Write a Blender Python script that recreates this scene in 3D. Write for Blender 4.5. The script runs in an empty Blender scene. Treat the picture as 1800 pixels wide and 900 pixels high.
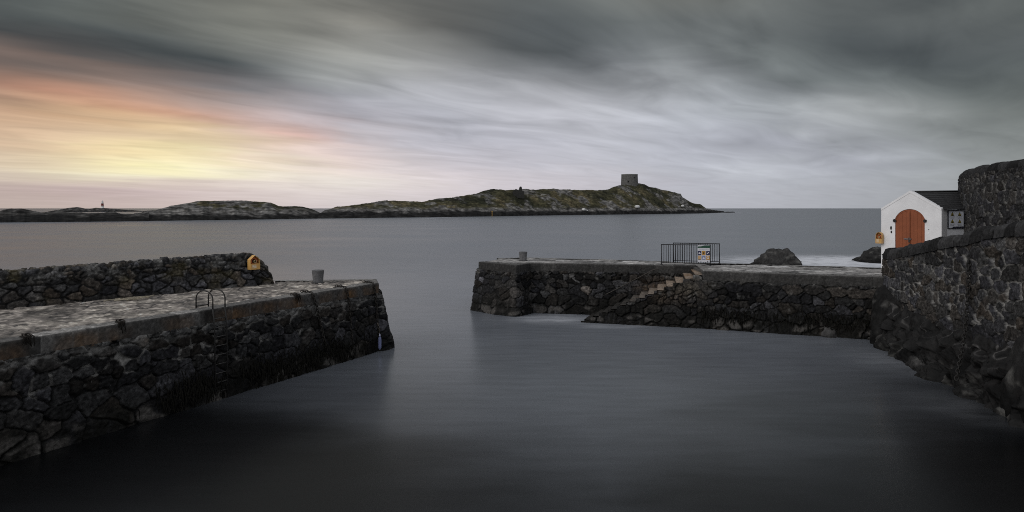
import bpy, math, random
import numpy as np

sc = bpy.context.scene
COL = sc.collection
E = 5.7            # eye height above the water
F = 1200.0         # focal length in pixels of the 1800 px photograph
DECK = 2.7         # height of both pier decks

# ------------------------------------------------------------------ camera
cam_d = bpy.data.cameras.new("camera")
cam = bpy.data.objects.new("camera", cam_d)
COL.objects.link(cam)
cam.location = (0, 0, E)
cam.rotation_euler = (math.radians(90), 0, 0)
cam_d.sensor_width = 36
cam_d.lens = 36 * F / 1800
cam_d.shift_y = -(450 - 366) / 1800.0
cam_d.clip_start = 0.1
cam_d.clip_end = 60000
sc.camera = cam

# ------------------------------------------------------------------ exposure
sc.view_settings.view_transform = 'Standard'
sc.view_settings.look = 'None'
sc.view_settings.exposure = 0.0
sc.view_settings.gamma = 1.0
sc.view_settings.use_curve_mapping = False
sc.cycles.use_denoising = False     # the sample noise stands for the photograph's grain
sc.cycles.filter_width = 1.0
sc.cycles.max_bounces = 5
sc.cycles.sample_clamp_indirect = 6

# ------------------------------------------------------------------ sun (very soft, from the left)
SUN_AZ = math.radians(-128)     # azimuth from +Y, clockwise
SUN_EL = math.radians(26)
sun_d = bpy.data.lights.new("sun", 'SUN')
sun_d.energy = 0.9
sun_d.angle = math.radians(35)
sun_d.color = (1.0, 0.96, 0.92)
sun = bpy.data.objects.new("sun", sun_d)
COL.objects.link(sun)
from mathutils import Vector
sdir = Vector((math.sin(SUN_AZ) * math.cos(SUN_EL), math.cos(SUN_AZ) * math.cos(SUN_EL), math.sin(SUN_EL)))
sun.rotation_euler = sdir.to_track_quat('Z', 'Y').to_euler()
sun.location = (-60, -10, 60)


def lin(c):
    c = np.asarray(c, float) / 255.0
    return np.where(c <= 0.04045, c / 12.92, ((c + 0.055) / 1.055) ** 2.4)


# ------------------------------------------------------------------ sky: sunset under a streaked overcast
SKX = [0, 150, 300, 450, 600, 750, 900, 1050, 1200, 1350, 1500, 1650, 1800]
SKY = {
    0: [(88, 92, 90), (100, 104, 100), (112, 113, 106), (135, 134, 124), (122, 121, 114), (98, 98, 94), (90, 93, 91), (108, 111, 108), (120, 121, 115), (108, 111, 108), (90, 93, 91), (92, 95, 93), (92, 95, 92)],
    50: [(70, 73, 73), (68, 72, 72), (85, 89, 88), (130, 131, 124), (150, 148, 140), (120, 119, 114), (92, 96, 97), (96, 100, 99), (112, 116, 115), (108, 112, 111), (84, 88, 88), (84, 87, 86), (88, 91, 90)],
    100: [(122, 106, 98), (92, 89, 87), (76, 81, 82), (86, 90, 91), (156, 158, 155), (155, 155, 152), (104, 107, 107), (106, 110, 112), (128, 132, 132), (120, 125, 124), (88, 92, 92), (82, 86, 86), (86, 90, 89)],
    150: [(170, 136, 118), (172, 140, 122), (142, 126, 120), (130, 128, 130), (140, 142, 146), (176, 177, 183), (168, 169, 173), (166, 168, 172), (156, 159, 162), (136, 141, 142), (112, 117, 117), (110, 115, 114), (98, 102, 100)],
    200: [(202, 168, 140), (210, 175, 142), (208, 172, 148), (199, 181, 177), (178, 174, 181), (186, 187, 196), (190, 190, 198), (188, 189, 196), (176, 179, 186), (168, 172, 177), (172, 175, 176), (136, 140, 139), (116, 120, 118)],
    250: [(210, 184, 160), (217, 195, 170), (226, 206, 174), (222, 198, 180), (203, 190, 190), (184, 183, 192), (192, 192, 202), (194, 195, 204), (184, 186, 196), (176, 178, 189), (164, 167, 173), (144, 148, 150), (128, 132, 132)],
    290: [(216, 198, 175), (228, 214, 184), (238, 234, 203), (236, 224, 205), (226, 212, 206), (206, 199, 204), (196, 194, 203), (192, 192, 201), (182, 184, 194), (182, 185, 193), (164, 166, 177), (152, 156, 160), (138, 142, 143)],
    305: [(222, 208, 190), (234, 226, 200), (240, 236, 212), (241, 234, 219), (235, 224, 217), (220, 210, 212), (204, 199, 206), (197, 195, 203), (184, 186, 195), (184, 187, 195), (168, 171, 180), (156, 160, 165), (142, 146, 148)],
    322: [(200, 182, 174), (206, 188, 182), (212, 197, 192), (230, 220, 214), (235, 228, 221), (226, 217, 217), (208, 202, 209), (198, 195, 203), (185, 186, 196), (180, 183, 192), (170, 173, 181), (160, 164, 169), (148, 152, 154)],
    362: [(195, 179, 171), (200, 183, 177), (206, 190, 186), (212, 199, 197), (212, 202, 204), (210, 202, 206), (203, 198, 205), (194, 192, 200), (184, 185, 194), (178, 180, 188), (168, 171, 178), (160, 163, 168), (150, 153, 157)],
}
SKROW = sorted(SKY)
SKT = np.array([[lin(c) for c in SKY[r]] for r in SKROW])


def sky_px(x, y):
    x = min(max(x, 0), 1800); y = min(max(y, 0), 362)
    i = min(int(np.searchsorted(SKX, x, 'right')) - 1, len(SKX) - 2)
    j = min(int(np.searchsorted(SKROW, y, 'right')) - 1, len(SKROW) - 2)
    a = (x - SKX[i]) / (SKX[i + 1] - SKX[i]); b = (y - SKROW[j]) / (SKROW[j + 1] - SKROW[j])
    c = (SKT[j, i] * (1 - a) + SKT[j, i + 1] * a) * (1 - b) + (SKT[j + 1, i] * (1 - a) + SKT[j + 1, i + 1] * a) * b
    for (cx, cy, ln, wd, ang, amp) in STREAKS:
        t = math.radians(ang)
        u = ((x - cx) * math.cos(t) + (y - cy) * math.sin(t)) / ln
        v = (-(x - cx) * math.sin(t) + (y - cy) * math.cos(t)) / wd
        c = c * (1 + np.asarray(amp) * math.exp(-(u * u + v * v)))
    return c


# single drifting cloud banks and lit rifts: centre, half length, half width, tilt, strength
STREAKS = [(130, 75, 240, 30, 8, -.22), (420, 125, 230, 26, 14, -.30), (910, 85, 260, 34, 12, -.30), (1330, 140, 200, 24, 22, -.30),
           (1560, 90, 130, 36, 20, -.32), (1430, 242, 120, 16, 15, -.30), (1290, 258, 110, 14, 8, -.18), (1690, 225, 60, 13, 25, -.2),
           (1700, 130, 110, 22, 30, -.15), (620, 55, 180, 36, 25, .12), (1480, 195, 90, 16, 8, .2), (1230, 205, 170, 20, 6, .06), (1590, 282, 90, 10, 12, .3),
           (1290, 290, 110, 12, 6, .15), (1000, 190, 160, 24, 4, .05), (1240, 75, 120, 22, 25, -.10),
           (230, 265, 300, 52, 8, (.16, .13, .04)), (280, 226, 100, 12, 10, (.05, .05, -.10)), (260, 270, 130, 10, 3, (.05, .05, -.10)), (260, 294, 130, 9, 5, (.05, .04, -.12)), (520, 235, 80, 22, 20, (.15, -.02, -.05)), (180, 165, 260, 26, 10, (.16, -.02, -.10)), (200, 338, 420, 15, 0, (-.10, -.12, -.07))]


BACK = np.array([0.60, 0.61, 0.64])      # the brighter, thinner overcast behind the photographer
TOP = np.array([0.13, 0.134, 0.142])
HIGH = np.array([1.55, 1.58, 1.64])
AZS = [-180, -140, -105, -80, -60, -48] + list(np.linspace(-37, 37, 20)) + [48, 60, 80, 105, 140, 180]


def sky_dir(az, el):
    """colour of the sky at azimuth / elevation in degrees"""
    a = math.radians(max(-36.8, min(36.8, az)))
    px = 900 + F * math.tan(a)
    py = 366 - F * math.tan(math.radians(el)) / math.cos(a)
    c = sky_px(px, py)
    up = np.clip((el - 16) / 14.0, 0, 1)
    c = c * (1 - up) + TOP * up
    hi = np.clip((el - 45) / 28.0, 0, 1)
    c = c * (1 - hi) + HIGH * hi
    away = np.clip((abs(az) - 40) / 60.0, 0, 1)
    away = away * away * (3 - 2 * away)
    c = c * (1 - away) + BACK * away * (0.8 + 0.2 * np.clip(el / 30, 0, 1))
    return c


def build_world():
    w = bpy.data.worlds.new("World")
    sc.world = w
    w.use_nodes = True
    nt = w.node_tree
    N, L = nt.nodes, nt.links
    N.clear()

    def new(t, **kw):
        n = N.new(t)
        for k, v in kw.items():
            setattr(n, k, v)
        return n

    def math_(op, a, b=None, c=None, clamp=False):
        n = new('ShaderNodeMath', operation=op, use_clamp=clamp)
        for i, v in enumerate((a, b, c)):
            if v is None:
                continue
            if isinstance(v, (int, float)):
                n.inputs[i].default_value = v
            else:
                L.new(v, n.inputs[i])
        return n.outputs[0]

    tc = new('ShaderNodeTexCoord')
    sep = new('ShaderNodeSeparateXYZ')
    L.new(tc.outputs['Generated'], sep.inputs[0])
    x, y, z = sep.outputs
    # cloud-deck plane coordinates: streaks run along one wind direction and converge with distance
    zz = math_('ADD', math_('MAXIMUM', z, 0.0), 0.06)
    px = math_('DIVIDE', x, zz)
    py = math_('DIVIDE', y, zz)
    wa = math.radians(41)
    al = math_('ADD', math_('MULTIPLY', px, math.sin(wa)), math_('MULTIPLY', py, math.cos(wa)))
    ac = math_('SUBTRACT', math_('MULTIPLY', px, math.cos(wa)), math_('MULTIPLY', py, math.sin(wa)))

    def streak(sa, sx, off, detail, dist):
        cmb = new('ShaderNodeCombineXYZ')
        L.new(math_('MULTIPLY', al, sa), cmb.inputs[0])
        L.new(math_('MULTIPLY', ac, sx), cmb.inputs[1])
        cmb.inputs[2].default_value = off
        n = new('ShaderNodeTexNoise')
        n.inputs['Scale'].default_value = 1.0
        n.inputs['Detail'].default_value = detail
        n.inputs['Roughness'].default_value = 0.5
        n.inputs['Distortion'].default_value = dist
        L.new(cmb.outputs[0], n.inputs['Vector'])
        return n.outputs['Fac']
    s1 = streak(0.40, 0.85, 3.1, 4.0, 1.3)
    s2 = streak(0.85, 2.0, 9.7, 4.0, 1.2)
    s3 = streak(0.25, 1.0, 17.3, 2.0, 0.3)
    az = math_('ARCTAN2', x, y)
    el = math_('ARCSINE', math_('MINIMUM', math_('MAXIMUM', z, -1.0), 1.0))
    warp = math_('MULTIPLY', math_('SUBTRACT', s3, 0.5), 0.09)
    fade_h = math_('MULTIPLY', el, 5.0, clamp=True)
    el2 = math_('ADD', el, math_('MULTIPLY', warp, fade_h))
    az2 = math_('ADD', az, math_('MULTIPLY', math_('SUBTRACT', s1, 0.5), 0.10))
    fac = math_('MULTIPLY_ADD', az2, 1 / (2 * math.pi), 0.5, clamp=True)
    rows = [0.0, 1.3, 2.0, 2.5, 3.0, 3.6, 4.3, 5.0, 5.8, 6.6, 7.5, 8.5, 9.5, 10.6, 11.8, 13.1, 14.5, 16.5, 22, 32, 50, 90]
    prev = None
    for i, e in enumerate(rows):
        r = new('ShaderNodeValToRGB')
        cr = r.color_ramp
        cr.interpolation = 'CARDINAL'
        while len(cr.elements) < len(AZS):
            cr.elements.new(0.5)
        for k, a in enumerate(AZS):
            cr.elements[k].position = (a + 180) / 360.0
        for k, a in enumerate(AZS):
            c = sky_dir(a, e)
            cr.elements[k].color = (*[float(v) for v in c], 1)
        L.new(fac, r.inputs[0])
        if prev is None:
            prev = r.outputs[0]
            continue
        mr = new('ShaderNodeMapRange')
        mr.inputs['From Min'].default_value = math.radians(rows[i - 1])
        mr.inputs['From Max'].default_value = math.radians(e)
        mr.clamp = True
        L.new(el2, mr.inputs['Value'])
        mx = new('ShaderNodeMix', data_type='RGBA')
        L.new(mr.outputs[0], mx.inputs['Factor'])
        L.new(prev, mx.inputs['A'])
        L.new(r.outputs[0], mx.inputs['B'])
        prev = mx.outputs['Result']
    # streak modulation, weaker towards the horizon
    m = math_('ADD', math_('MULTIPLY', math_('SUBTRACT', s1, 0.5), 1.0), math_('MULTIPLY', math_('SUBTRACT', s2, 0.5), 1.0))
    m = math_('ADD', math_('MULTIPLY', m, math_('ADD', math_('MULTIPLY', fade_h, 0.85), 0.12)), 1.0)
    m = math_('MAXIMUM', m, 0.3)
    vm = new('ShaderNodeVectorMath', operation='SCALE')
    L.new(prev, vm.inputs[0])
    L.new(m, vm.inputs['Scale'])
    bg = new('ShaderNodeBackground')
    bg.inputs['Strength'].default_value = 1.0
    L.new(vm.outputs[0], bg.inputs['Color'])
    sky = new('ShaderNodeTexSky', sky_type='NISHITA')
    sky.sun_disc = False
    sky.sun_elevation = SUN_EL
    sky.sun_rotation = SUN_AZ
    bg2 = new('ShaderNodeBackground')
    bg2.inputs['Strength'].default_value = 0.06
    L.new(sky.outputs[0], bg2.inputs['Color'])
    mix = new('ShaderNodeMixShader')
    mix.inputs[0].default_value = 0.06          # a little clear sky through the overcast
    L.new(bg.outputs[0], mix.inputs[1])
    L.new(bg2.outputs[0], mix.inputs[2])
    out = new('ShaderNodeOutputWorld')
    L.new(mix.outputs[0], out.inputs[0])
    w.cycles.sampling_method = 'MANUAL'
    w.cycles.sample_map_resolution = 512


build_world()

# ------------------------------------------------------------------ numpy noise
_r = np.random.RandomState(7)
PERM = np.tile(_r.permutation(256), 2).astype(np.int32)
_g = _r.normal(size=(256, 3)); GRAD = _g / np.linalg.norm(_g, axis=1, keepdims=True)


def perlin(x, y, z):
    x, y, z = np.broadcast_arrays(np.asarray(x, float), np.asarray(y, float), np.asarray(z, float))
    xi, yi, zi = np.floor(x).astype(int), np.floor(y).astype(int), np.floor(z).astype(int)
    xf, yf, zf = x - xi, y - yi, z - zi
    xi &= 255; yi &= 255; zi &= 255
    u, v, w = [f * f * f * (f * (f * 6 - 15) + 10) for f in (xf, yf, zf)]

    def g(a, b, c):
        h = PERM[PERM[PERM[(xi + a) & 255] + ((yi + b) & 255)] + ((zi + c) & 255)]
        G = GRAD[h]
        return G[..., 0] * (xf - a) + G[..., 1] * (yf - b) + G[..., 2] * (zf - c)
    l = lambda a, b, t: a + (b - a) * t
    return 1.5 * l(l(l(g(0, 0, 0), g(1, 0, 0), u), l(g(0, 1, 0), g(1, 1, 0), u), v),
                   l(l(g(0, 0, 1), g(1, 0, 1), u), l(g(0, 1, 1), g(1, 1, 1), u), v), w)


def fbm(x, y, z, octs=4, gain=0.5):
    t, a, f, s = 0, 1.0, 1.0, 0
    for i in range(octs):
        t = t + a * perlin(x * f + 17.3 * i, y * f + 5.1 * i, z * f + 9.7 * i)
        s += a; a *= gain; f *= 2.03
    return t / s


def ridged(x, y, z, octs=4):
    t, a, f, s = 0, 1.0, 1.0, 0
    for i in range(octs):
        t = t + a * (1 - 2 * np.abs(perlin(x * f + 11.3 * i, y * f + 3.1 * i, z * f + 7.7 * i)))
        s += a; a *= 0.5; f *= 2.1
    return t / s


def sstep(a, b, x):
    t = np.clip((x - a) / (b - a), 0, 1)
    return t * t * (3 - 2 * t)


def mixc(c, d, m):
    m = np.asarray(m)[..., None]
    return c * (1 - m) + np.asarray(d) * m


def grit(C, a, b, c=0.0, amp=0.55, f=11.0):
    """grain, pits and crystals of the stone itself: strong small-scale variation of the albedo"""
    g = amp * 1.5 * perlin(a * f, b * f, c + 3.3) + amp * 1.2 * perlin(a * f * 2.3, b * f * 2.3, c + 9.1)
    return C * np.exp(np.clip(g, -1.6, 1.3))[..., None]


# ------------------------------------------------------------------ mesh helpers
class MB:
    def __init__(self):
        self.v, self.f, self.c, self.n, self.sm = [], [], [], 0, []

    def add(self, V, faces, col=(0.1, 0.1, 0.1), smooth=False):
        V = np.asarray(V, float).reshape(-1, 3)
        c = np.asarray(col, float)
        if c.ndim == 1:
            c = np.tile(c, (len(V), 1))
        self.v.append(V); self.c.append(c.reshape(-1, 3))
        n = self.n
        for f in faces:
            self.f.append([i + n for i in f]); self.sm.append(smooth)
        self.n += len(V)
        return self

    def grid(self, V, col, close=False, smooth=True):
        nu, nv = V.shape[:2]
        i = np.arange(nu * nv).reshape(nu, nv)
        if close:
            i = np.concatenate([i, i[:, :1]], 1)
        q = np.stack([i[:-1, :-1], i[1:, :-1], i[1:, 1:], i[:-1, 1:]], -1).reshape(-1, 4)
        return self.add(V.reshape(-1, 3), q.tolist(), np.broadcast_to(np.asarray(col, float), V.shape).reshape(-1, 3), smooth)

    def box(self, c, s, col=(0.1, 0.1, 0.1), ax=None):
        """box centred at c, full sizes s along unit axes ax (rows)"""
        ax = np.eye(3) if ax is None else np.asarray(ax, float)
        P = [np.asarray(c) + sum(ax[k] * s[k] * d[k] / 2 for k in range(3)) for d in
             [(-1, -1, -1), (1, -1, -1), (1, 1, -1), (-1, 1, -1), (-1, -1, 1), (1, -1, 1), (1, 1, 1), (-1, 1, 1)]]
        return self.add(P, [(3, 2, 1, 0), (4, 5, 6, 7), (0, 1, 5, 4), (1, 2, 6, 5), (2, 3, 7, 6), (3, 0, 4, 7)], col)

    def prism(self, poly, z0, z1, col=(0.1, 0.1, 0.1)):
        n = len(poly)
        z0 = np.broadcast_to(z0, n); z1 = np.broadcast_to(z1, n)
        V = [(p[0], p[1], z0[k]) for k, p in enumerate(poly)] + [(p[0], p[1], z1[k]) for k, p in enumerate(poly)]
        fs = [tuple(range(n))[::-1], tuple(range(n, 2 * n))] + [(i, (i + 1) % n, n + (i + 1) % n, n + i) for i in range(n)]
        return self.add(V, fs, col)

    def extrude(self, pts, vec, col=(0.1, 0.1, 0.1)):
        """planar polygon in 3-D swept along vec"""
        P = np.asarray(pts, float); n = len(P)
        V = np.concatenate([P, P + np.asarray(vec)])
        fs = [tuple(range(n)), tuple(range(2 * n - 1, n - 1, -1))] + [(i, n + i, n + (i + 1) % n, (i + 1) % n) for i in range(n)]
        return self.add(V, fs, col)

    def tube(self, pts, r, col=(0.1, 0.1, 0.1), seg=8, closed=False, cap=True):
        P = np.asarray(pts, float); n = len(P)
        r = np.broadcast_to(r, n)
        T = np.gradient(P, axis=0)
        if closed:
            T = np.roll(P, -1, 0) - np.roll(P, 1, 0)
        T /= np.linalg.norm(T, axis=1, keepdims=True) + 1e-9
        up = np.array([0.13, 0.21, 0.97]); a = np.cross(T, up)
        bad = np.linalg.norm(a, axis=1) < 0.2
        a[bad] = np.cross(T[bad], [1, 0.1, 0])
        a /= np.linalg.norm(a, axis=1, keepdims=True)
        for k in range(1, n):
            if np.dot(a[k], a[k - 1]) < 0:
                a[k] = -a[k]
        b = np.cross(T, a)
        th = np.arange(seg) * 2 * np.pi / seg
        V = P[:, None] + r[:, None, None] * (a[:, None] * np.cos(th)[None, :, None] + b[:, None] * np.sin(th)[None, :, None])
        if closed:
            V = np.concatenate([V, V[:1]])
        self.grid(V, col, close=True)
        if cap and not closed:
            i0 = self.n - n * seg
            self.f.append([i0 + k for k in range(seg)]); self.sm.append(False)
            self.f.append([self.n - seg + k for k in range(seg)][::-1]); self.sm.append(False)
        return self

    def lathe(self, prof, c=(0, 0, 0), col=(0.1, 0.1, 0.1), seg=24, cap=True):
        th = np.arange(seg) * 2 * np.pi / seg
        V = np.stack([np.stack([r * np.cos(th) + c[0], r * np.sin(th) + c[1], np.full(seg, z + c[2])], -1) for r, z in prof])
        self.grid(V, col, close=True)
        if cap:
            i0 = self.n - len(prof) * seg
            self.f.append([i0 + k for k in range(seg)][::-1]); self.sm.append(False)
            self.f.append([self.n - seg + k for k in range(seg)]); self.sm.append(False)
        return self

    def build(self, name, mat, parent=None, auto=False):
        me = bpy.data.meshes.new(name)
        V = np.concatenate(self.v); C = np.concatenate(self.c)
        q = parent
        while q is not None:
            V = V - np.array(q.location); q = q.parent
        me.from_pydata(V.tolist(), [], self.f)
        at = me.color_attributes.new("col", 'FLOAT_COLOR', 'POINT')
        at.data.foreach_set('color', np.concatenate([C, np.ones((len(C), 1))], 1).astype(np.float32).ravel())
        me.polygons.foreach_set('use_smooth', np.array(self.sm, bool))
        me.materials.append(mat)
        me.update()
        o = bpy.data.objects.new(name, me)
        COL.objects.link(o)
        if parent is not None:
            o.parent = parent
        return o


def tag(o, label=None, cat=None, group=None, kind=None):
    if label: o['label'] = label
    if cat: o['category'] = cat
    if group: o['group'] = group
    if kind: o['kind'] = kind
    return o


def thing(name, label, cat, loc, group=None):
    o = bpy.data.objects.new(name, None)
    COL.objects.link(o)
    o.location = loc
    o.empty_display_size = 0.2
    return tag(o, label, cat, group)


# ------------------------------------------------------------------ materials
def mat_attr(name, rough=0.8, var=0.35, nscale=9.0, bump=0.25, bscale=40.0, spec=0.3, rough_var=0.0, speck=0.0):
    """object colour from the mesh's albedo attribute, broken up with noise and bump"""
    m = bpy.data.materials.new(name); m.use_nodes = True
    nt = m.node_tree; N, L = nt.nodes, nt.links
    p = N['Principled BSDF']
    at = N.new('ShaderNodeAttribute'); at.attribute_name = 'col'
    tc = N.new('ShaderNodeTexCoord')
    n1 = N.new('ShaderNodeTexNoise'); n1.inputs['Scale'].default_value = nscale; n1.inputs['Detail'].default_value = 7; n1.inputs['Roughness'].default_value = 0.65
    L.new(tc.outputs['Object'], n1.inputs['Vector'])
    mr = N.new('ShaderNodeMapRange'); mr.inputs['From Min'].default_value = 0.3; mr.inputs['From Max'].default_value = 0.7
    mr.inputs['To Min'].default_value = 1 - var; mr.inputs['To Max'].default_value = 1 + var
    L.new(n1.outputs['Fac'], mr.inputs['Value'])
    vm = N.new('ShaderNodeVectorMath'); vm.operation = 'SCALE'
    L.new(at.outputs['Color'], vm.inputs[0]); L.new(mr.outputs[0], vm.inputs['Scale'])
    colout = vm.outputs[0]
    if speck > 0:
        n3 = N.new('ShaderNodeTexNoise'); n3.inputs['Scale'].default_value = 26; n3.inputs['Detail'].default_value = 4
        L.new(tc.outputs['Object'], n3.inputs['Vector'])
        ms = N.new('ShaderNodeMapRange'); ms.inputs['From Min'].default_value = 0.66; ms.inputs['From Max'].default_value = 0.78
        ms.inputs['To Min'].default_value = 0; ms.inputs['To Max'].default_value = speck
        L.new(n3.outputs['Fac'], ms.inputs['Value'])
        mx = N.new('ShaderNodeMix'); mx.data_type = 'RGBA'
        L.new(ms.outputs[0], mx.inputs['Factor']); L.new(colout, mx.inputs['A'])
        mx.inputs['B'].default_value = (0.30, 0.30, 0.29, 1)
        colout = mx.outputs['Result']
    L.new(colout, p.inputs['Base Color'])
    n2 = N.new('ShaderNodeTexNoise'); n2.inputs['Scale'].default_value = bscale; n2.inputs['Detail'].default_value = 6
    L.new(tc.outputs['Object'], n2.inputs['Vector'])
    b = N.new('ShaderNodeBump'); b.inputs['Strength'].default_value = bump; b.inputs['Distance'].default_value = 0.02
    L.new(n2.outputs['Fac'], b.inputs['Height']); L.new(b.outputs[0], p.inputs['Normal'])
    p.inputs['Roughness'].default_value = rough
    if rough_var:
        mrr = N.new('ShaderNodeMapRange'); mrr.inputs['To Min'].default_value = rough - rough_var; mrr.inputs['To Max'].default_value = min(1, rough + rough_var)
        mrr.inputs['From Min'].default_value = 0.3; mrr.inputs['From Max'].default_value = 0.7
        L.new(n1.outputs['Fac'], mrr.inputs['Value']); L.new(mrr.outputs[0], p.inputs['Roughness'])
    p.inputs['Specular IOR Level'].default_value = spec
    return m


M_STONE = mat_attr("wet_rubble", 0.75, 0.6, 9, 0.8, 30, 0.10, 0.15, speck=0.18)
M_WALL = mat_attr("dry_rubble", 0.85, 0.6, 9, 0.8, 30, 0.10, 0.1, speck=0.22)
M_DECK = mat_attr("paving", 0.6, 0.4, 3.2, 0.4, 25, 0.3, 0.2, speck=0.25)
M_GRANITE = mat_attr("granite", 0.75, 0.35, 12, 0.4, 45, 0.25, 0.1, speck=0.12)
M_ROCK = mat_attr("sea_rock", 0.7, 0.6, 4.5, 1.0, 12, 0.12, 0.2)
M_ISLE = mat_attr("island_ground", 0.95, 0.45, 0.25, 0.3, 1.2, 0.1)
M_IRON = mat_attr("rusty_iron", 0.6, 0.4, 30, 0.2, 90, 0.35, 0.15)
M_PAINT = mat_attr("painted_render", 0.75, 0.10, 1.3, 0.12, 30, 0.3)
M_DOOR = mat_attr("painted_timber", 0.55, 0.12, 3, 0.08, 60, 0.35)
M_PLAS = mat_attr("moulded_plastic", 0.45, 0.12, 6, 0.05, 60, 0.4)
M_SLATE = mat_attr("slate", 0.7, 0.4, 6, 0.3, 30, 0.3)
M_WEED = mat_attr("seaweed", 0.8, 0.3, 20, 0.2, 60, 0.15)
M_TOWER = mat_attr("old_masonry", 0.9, 0.3, 0.9, 0.4, 2.5, 0.1)
M_BOARD = mat_attr("printed_board", 0.5, 0.04, 6, 0.0, 60, 0.4)


# ------------------------------------------------------------------ paths and rubble masonry
def resample(path, step):
    P = np.asarray(path, float)[:, :2]
    d = np.r_[0, np.cumsum(np.linalg.norm(np.diff(P, axis=0), axis=1))]
    n = max(2, int(round(d[-1] / step)) + 1)
    s = np.linspace(0, d[-1], n)
    Q = np.stack([np.interp(s, d, P[:, 0]), np.interp(s, d, P[:, 1])], 1)
    seg = np.clip(np.searchsorted(d, s, 'right') - 1, 0, len(P) - 2)
    D = np.diff(P, axis=0); D /= np.linalg.norm(D, axis=1, keepdims=True)
    Nn = np.stack([D[:, 1], -D[:, 0]], 1)[seg]
    k = max(1, int(0.12 / step))
    if k > 1:
        pad = np.pad(Nn, ((k, k), (0, 0)), mode='edge')
        Nn = np.stack([pad[i:i + n] for i in range(2 * k + 1)]).mean(0)
    Nn /= np.linalg.norm(Nn, axis=1, keepdims=True)
    return Q, Nn, s, d


def seeds_coursed(s0, s1, t0, t1, hb, ht, asp=(0.9, 2.2), rng=None, jit=0.20, fill=0.45, merge=0.22):
    """stone centres in rough courses: hb = course height at the bottom, ht at the top"""
    S = []
    t = t0 - hb * 0.3
    while t < t1 + ht:
        f = np.clip((t - t0) / max(t1 - t0, 1e-6), 0, 1)
        h = (hb * (1 - f) + ht * f) * rng.uniform(0.5, 1.45)
        s = s0 - rng.uniform(0, h)
        while s < s1 + h:
            w = h * rng.uniform(*asp) * (1.0 if rng.rand() > .25 else rng.choice([.55, 1.6]))
            g = len(S)
            if S and rng.rand() < merge and abs(S[-1][1] - t - h / 2) < h * .4:
                g = int(S[-1][2])
            S.append((s + w / 2 + rng.uniform(-jit, jit) * h, t + h / 2 + rng.uniform(-jit, jit) * h, g))
            if rng.rand() < fill:
                k = len(S)
                S.append((s + w + rng.uniform(-.15, .15) * h, t + h * rng.choice([0.02, 0.98]), S[-1][2] if rng.rand() < .3 else k))
            s += w
        t += h
    return np.array(S)


def cells(s, t, S, warp=0.06, wf=3.0, asp=1.3, seed=0.0, pn_=5.0):
    """for grid arrays s,t: distance to the joint, stone index, offset from the stone centre"""
    ws = s + warp * fbm(s * wf, t * wf, seed, 3)
    wt = t + warp * fbm(s * wf, t * wf, seed + 40, 3)
    e = np.zeros(s.shape); idx = np.zeros(s.shape, int)
    ox = np.zeros(s.shape); oy = np.zeros(s.shape)
    blk = 24
    for a in range(0, s.shape[0], blk):
        b = slice(a, a + blk)
        lo, hi = ws[b].min() - 2.6, ws[b].max() + 2.6
        ids = np.nonzero((S[:, 0] > lo) & (S[:, 0] < hi))[0]
        T = S[ids]
        dx = (ws[b][..., None] - T[:, 0]) / asp; dy = wt[b][..., None] - T[:, 1]
        d = (np.abs(dx) ** pn_ + np.abs(dy) ** pn_) ** (1 / pn_)
        K = min(6, len(T))
        o = np.argpartition(d, K - 1, axis=-1)[..., :K]
        dk = np.take_along_axis(d, o, -1)
        r = np.argsort(dk, -1)
        o = np.take_along_axis(o, r, -1); dk = np.take_along_axis(dk, r, -1)
        G = T[:, 2].astype(int)
        go = G[o]
        diff = go != go[..., :1]
        diff[..., -1] = True
        f2 = np.take_along_axis(dk, np.argmax(diff, -1)[..., None], -1)[..., 0]
        e[b] = (f2 - dk[..., 0]) * 0.5
        rep_ = go[..., 0]
        idx[b] = rep_
        q1 = S[rep_]
        ox[b] = np.clip(ws[b] - q1[..., 0], -.5, .5); oy[b] = np.clip(wt[b] - q1[..., 1], -.5, .5)
    return e, idx, ox, oy


def rubble(s, t, S, rng, depth=0.09, edge=0.022, warp=0.085, seed=0.0, tilt=0.10, rough=0.034):
    e, idx, ox, oy = cells(s, t, S, warp=warp, seed=seed)
    n = len(S)
    edge_k = edge * rng.uniform(0.6, 1.5, n)[idx]
    h = depth * sstep(0.006, edge_k, e)
    body = sstep(0.0, edge, e)
    h = h + body * (rng.uniform(-.022, .025, n)[idx] + ox * rng.uniform(-tilt, tilt, n)[idx] + oy * rng.uniform(-tilt, tilt, n)[idx])
    h = h + rough * (fbm(s * 5, t * 5, seed + 3, 5, .65)) + 1.0 * rough * ridged(s * 6, t * 7, seed + 8, 4) * body
    return h, e, idx


def stone_palette(idx, n, rng, base, spread=0.5, warm=0.25):
    k = base * np.exp(rng.normal(0, spread, n))
    hue = rng.uniform(-1, 1, n)
    c = np.stack([k * (1 + warm * np.clip(hue, 0, 1) * 0.9), k * (1 + 0.25 * warm * np.clip(hue, 0, 1)), k * (1 - 0.35 * warm * np.clip(hue, 0, 1) + 0.12 * np.clip(-hue, 0, 1))], 1)
    return c[idx]


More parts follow.
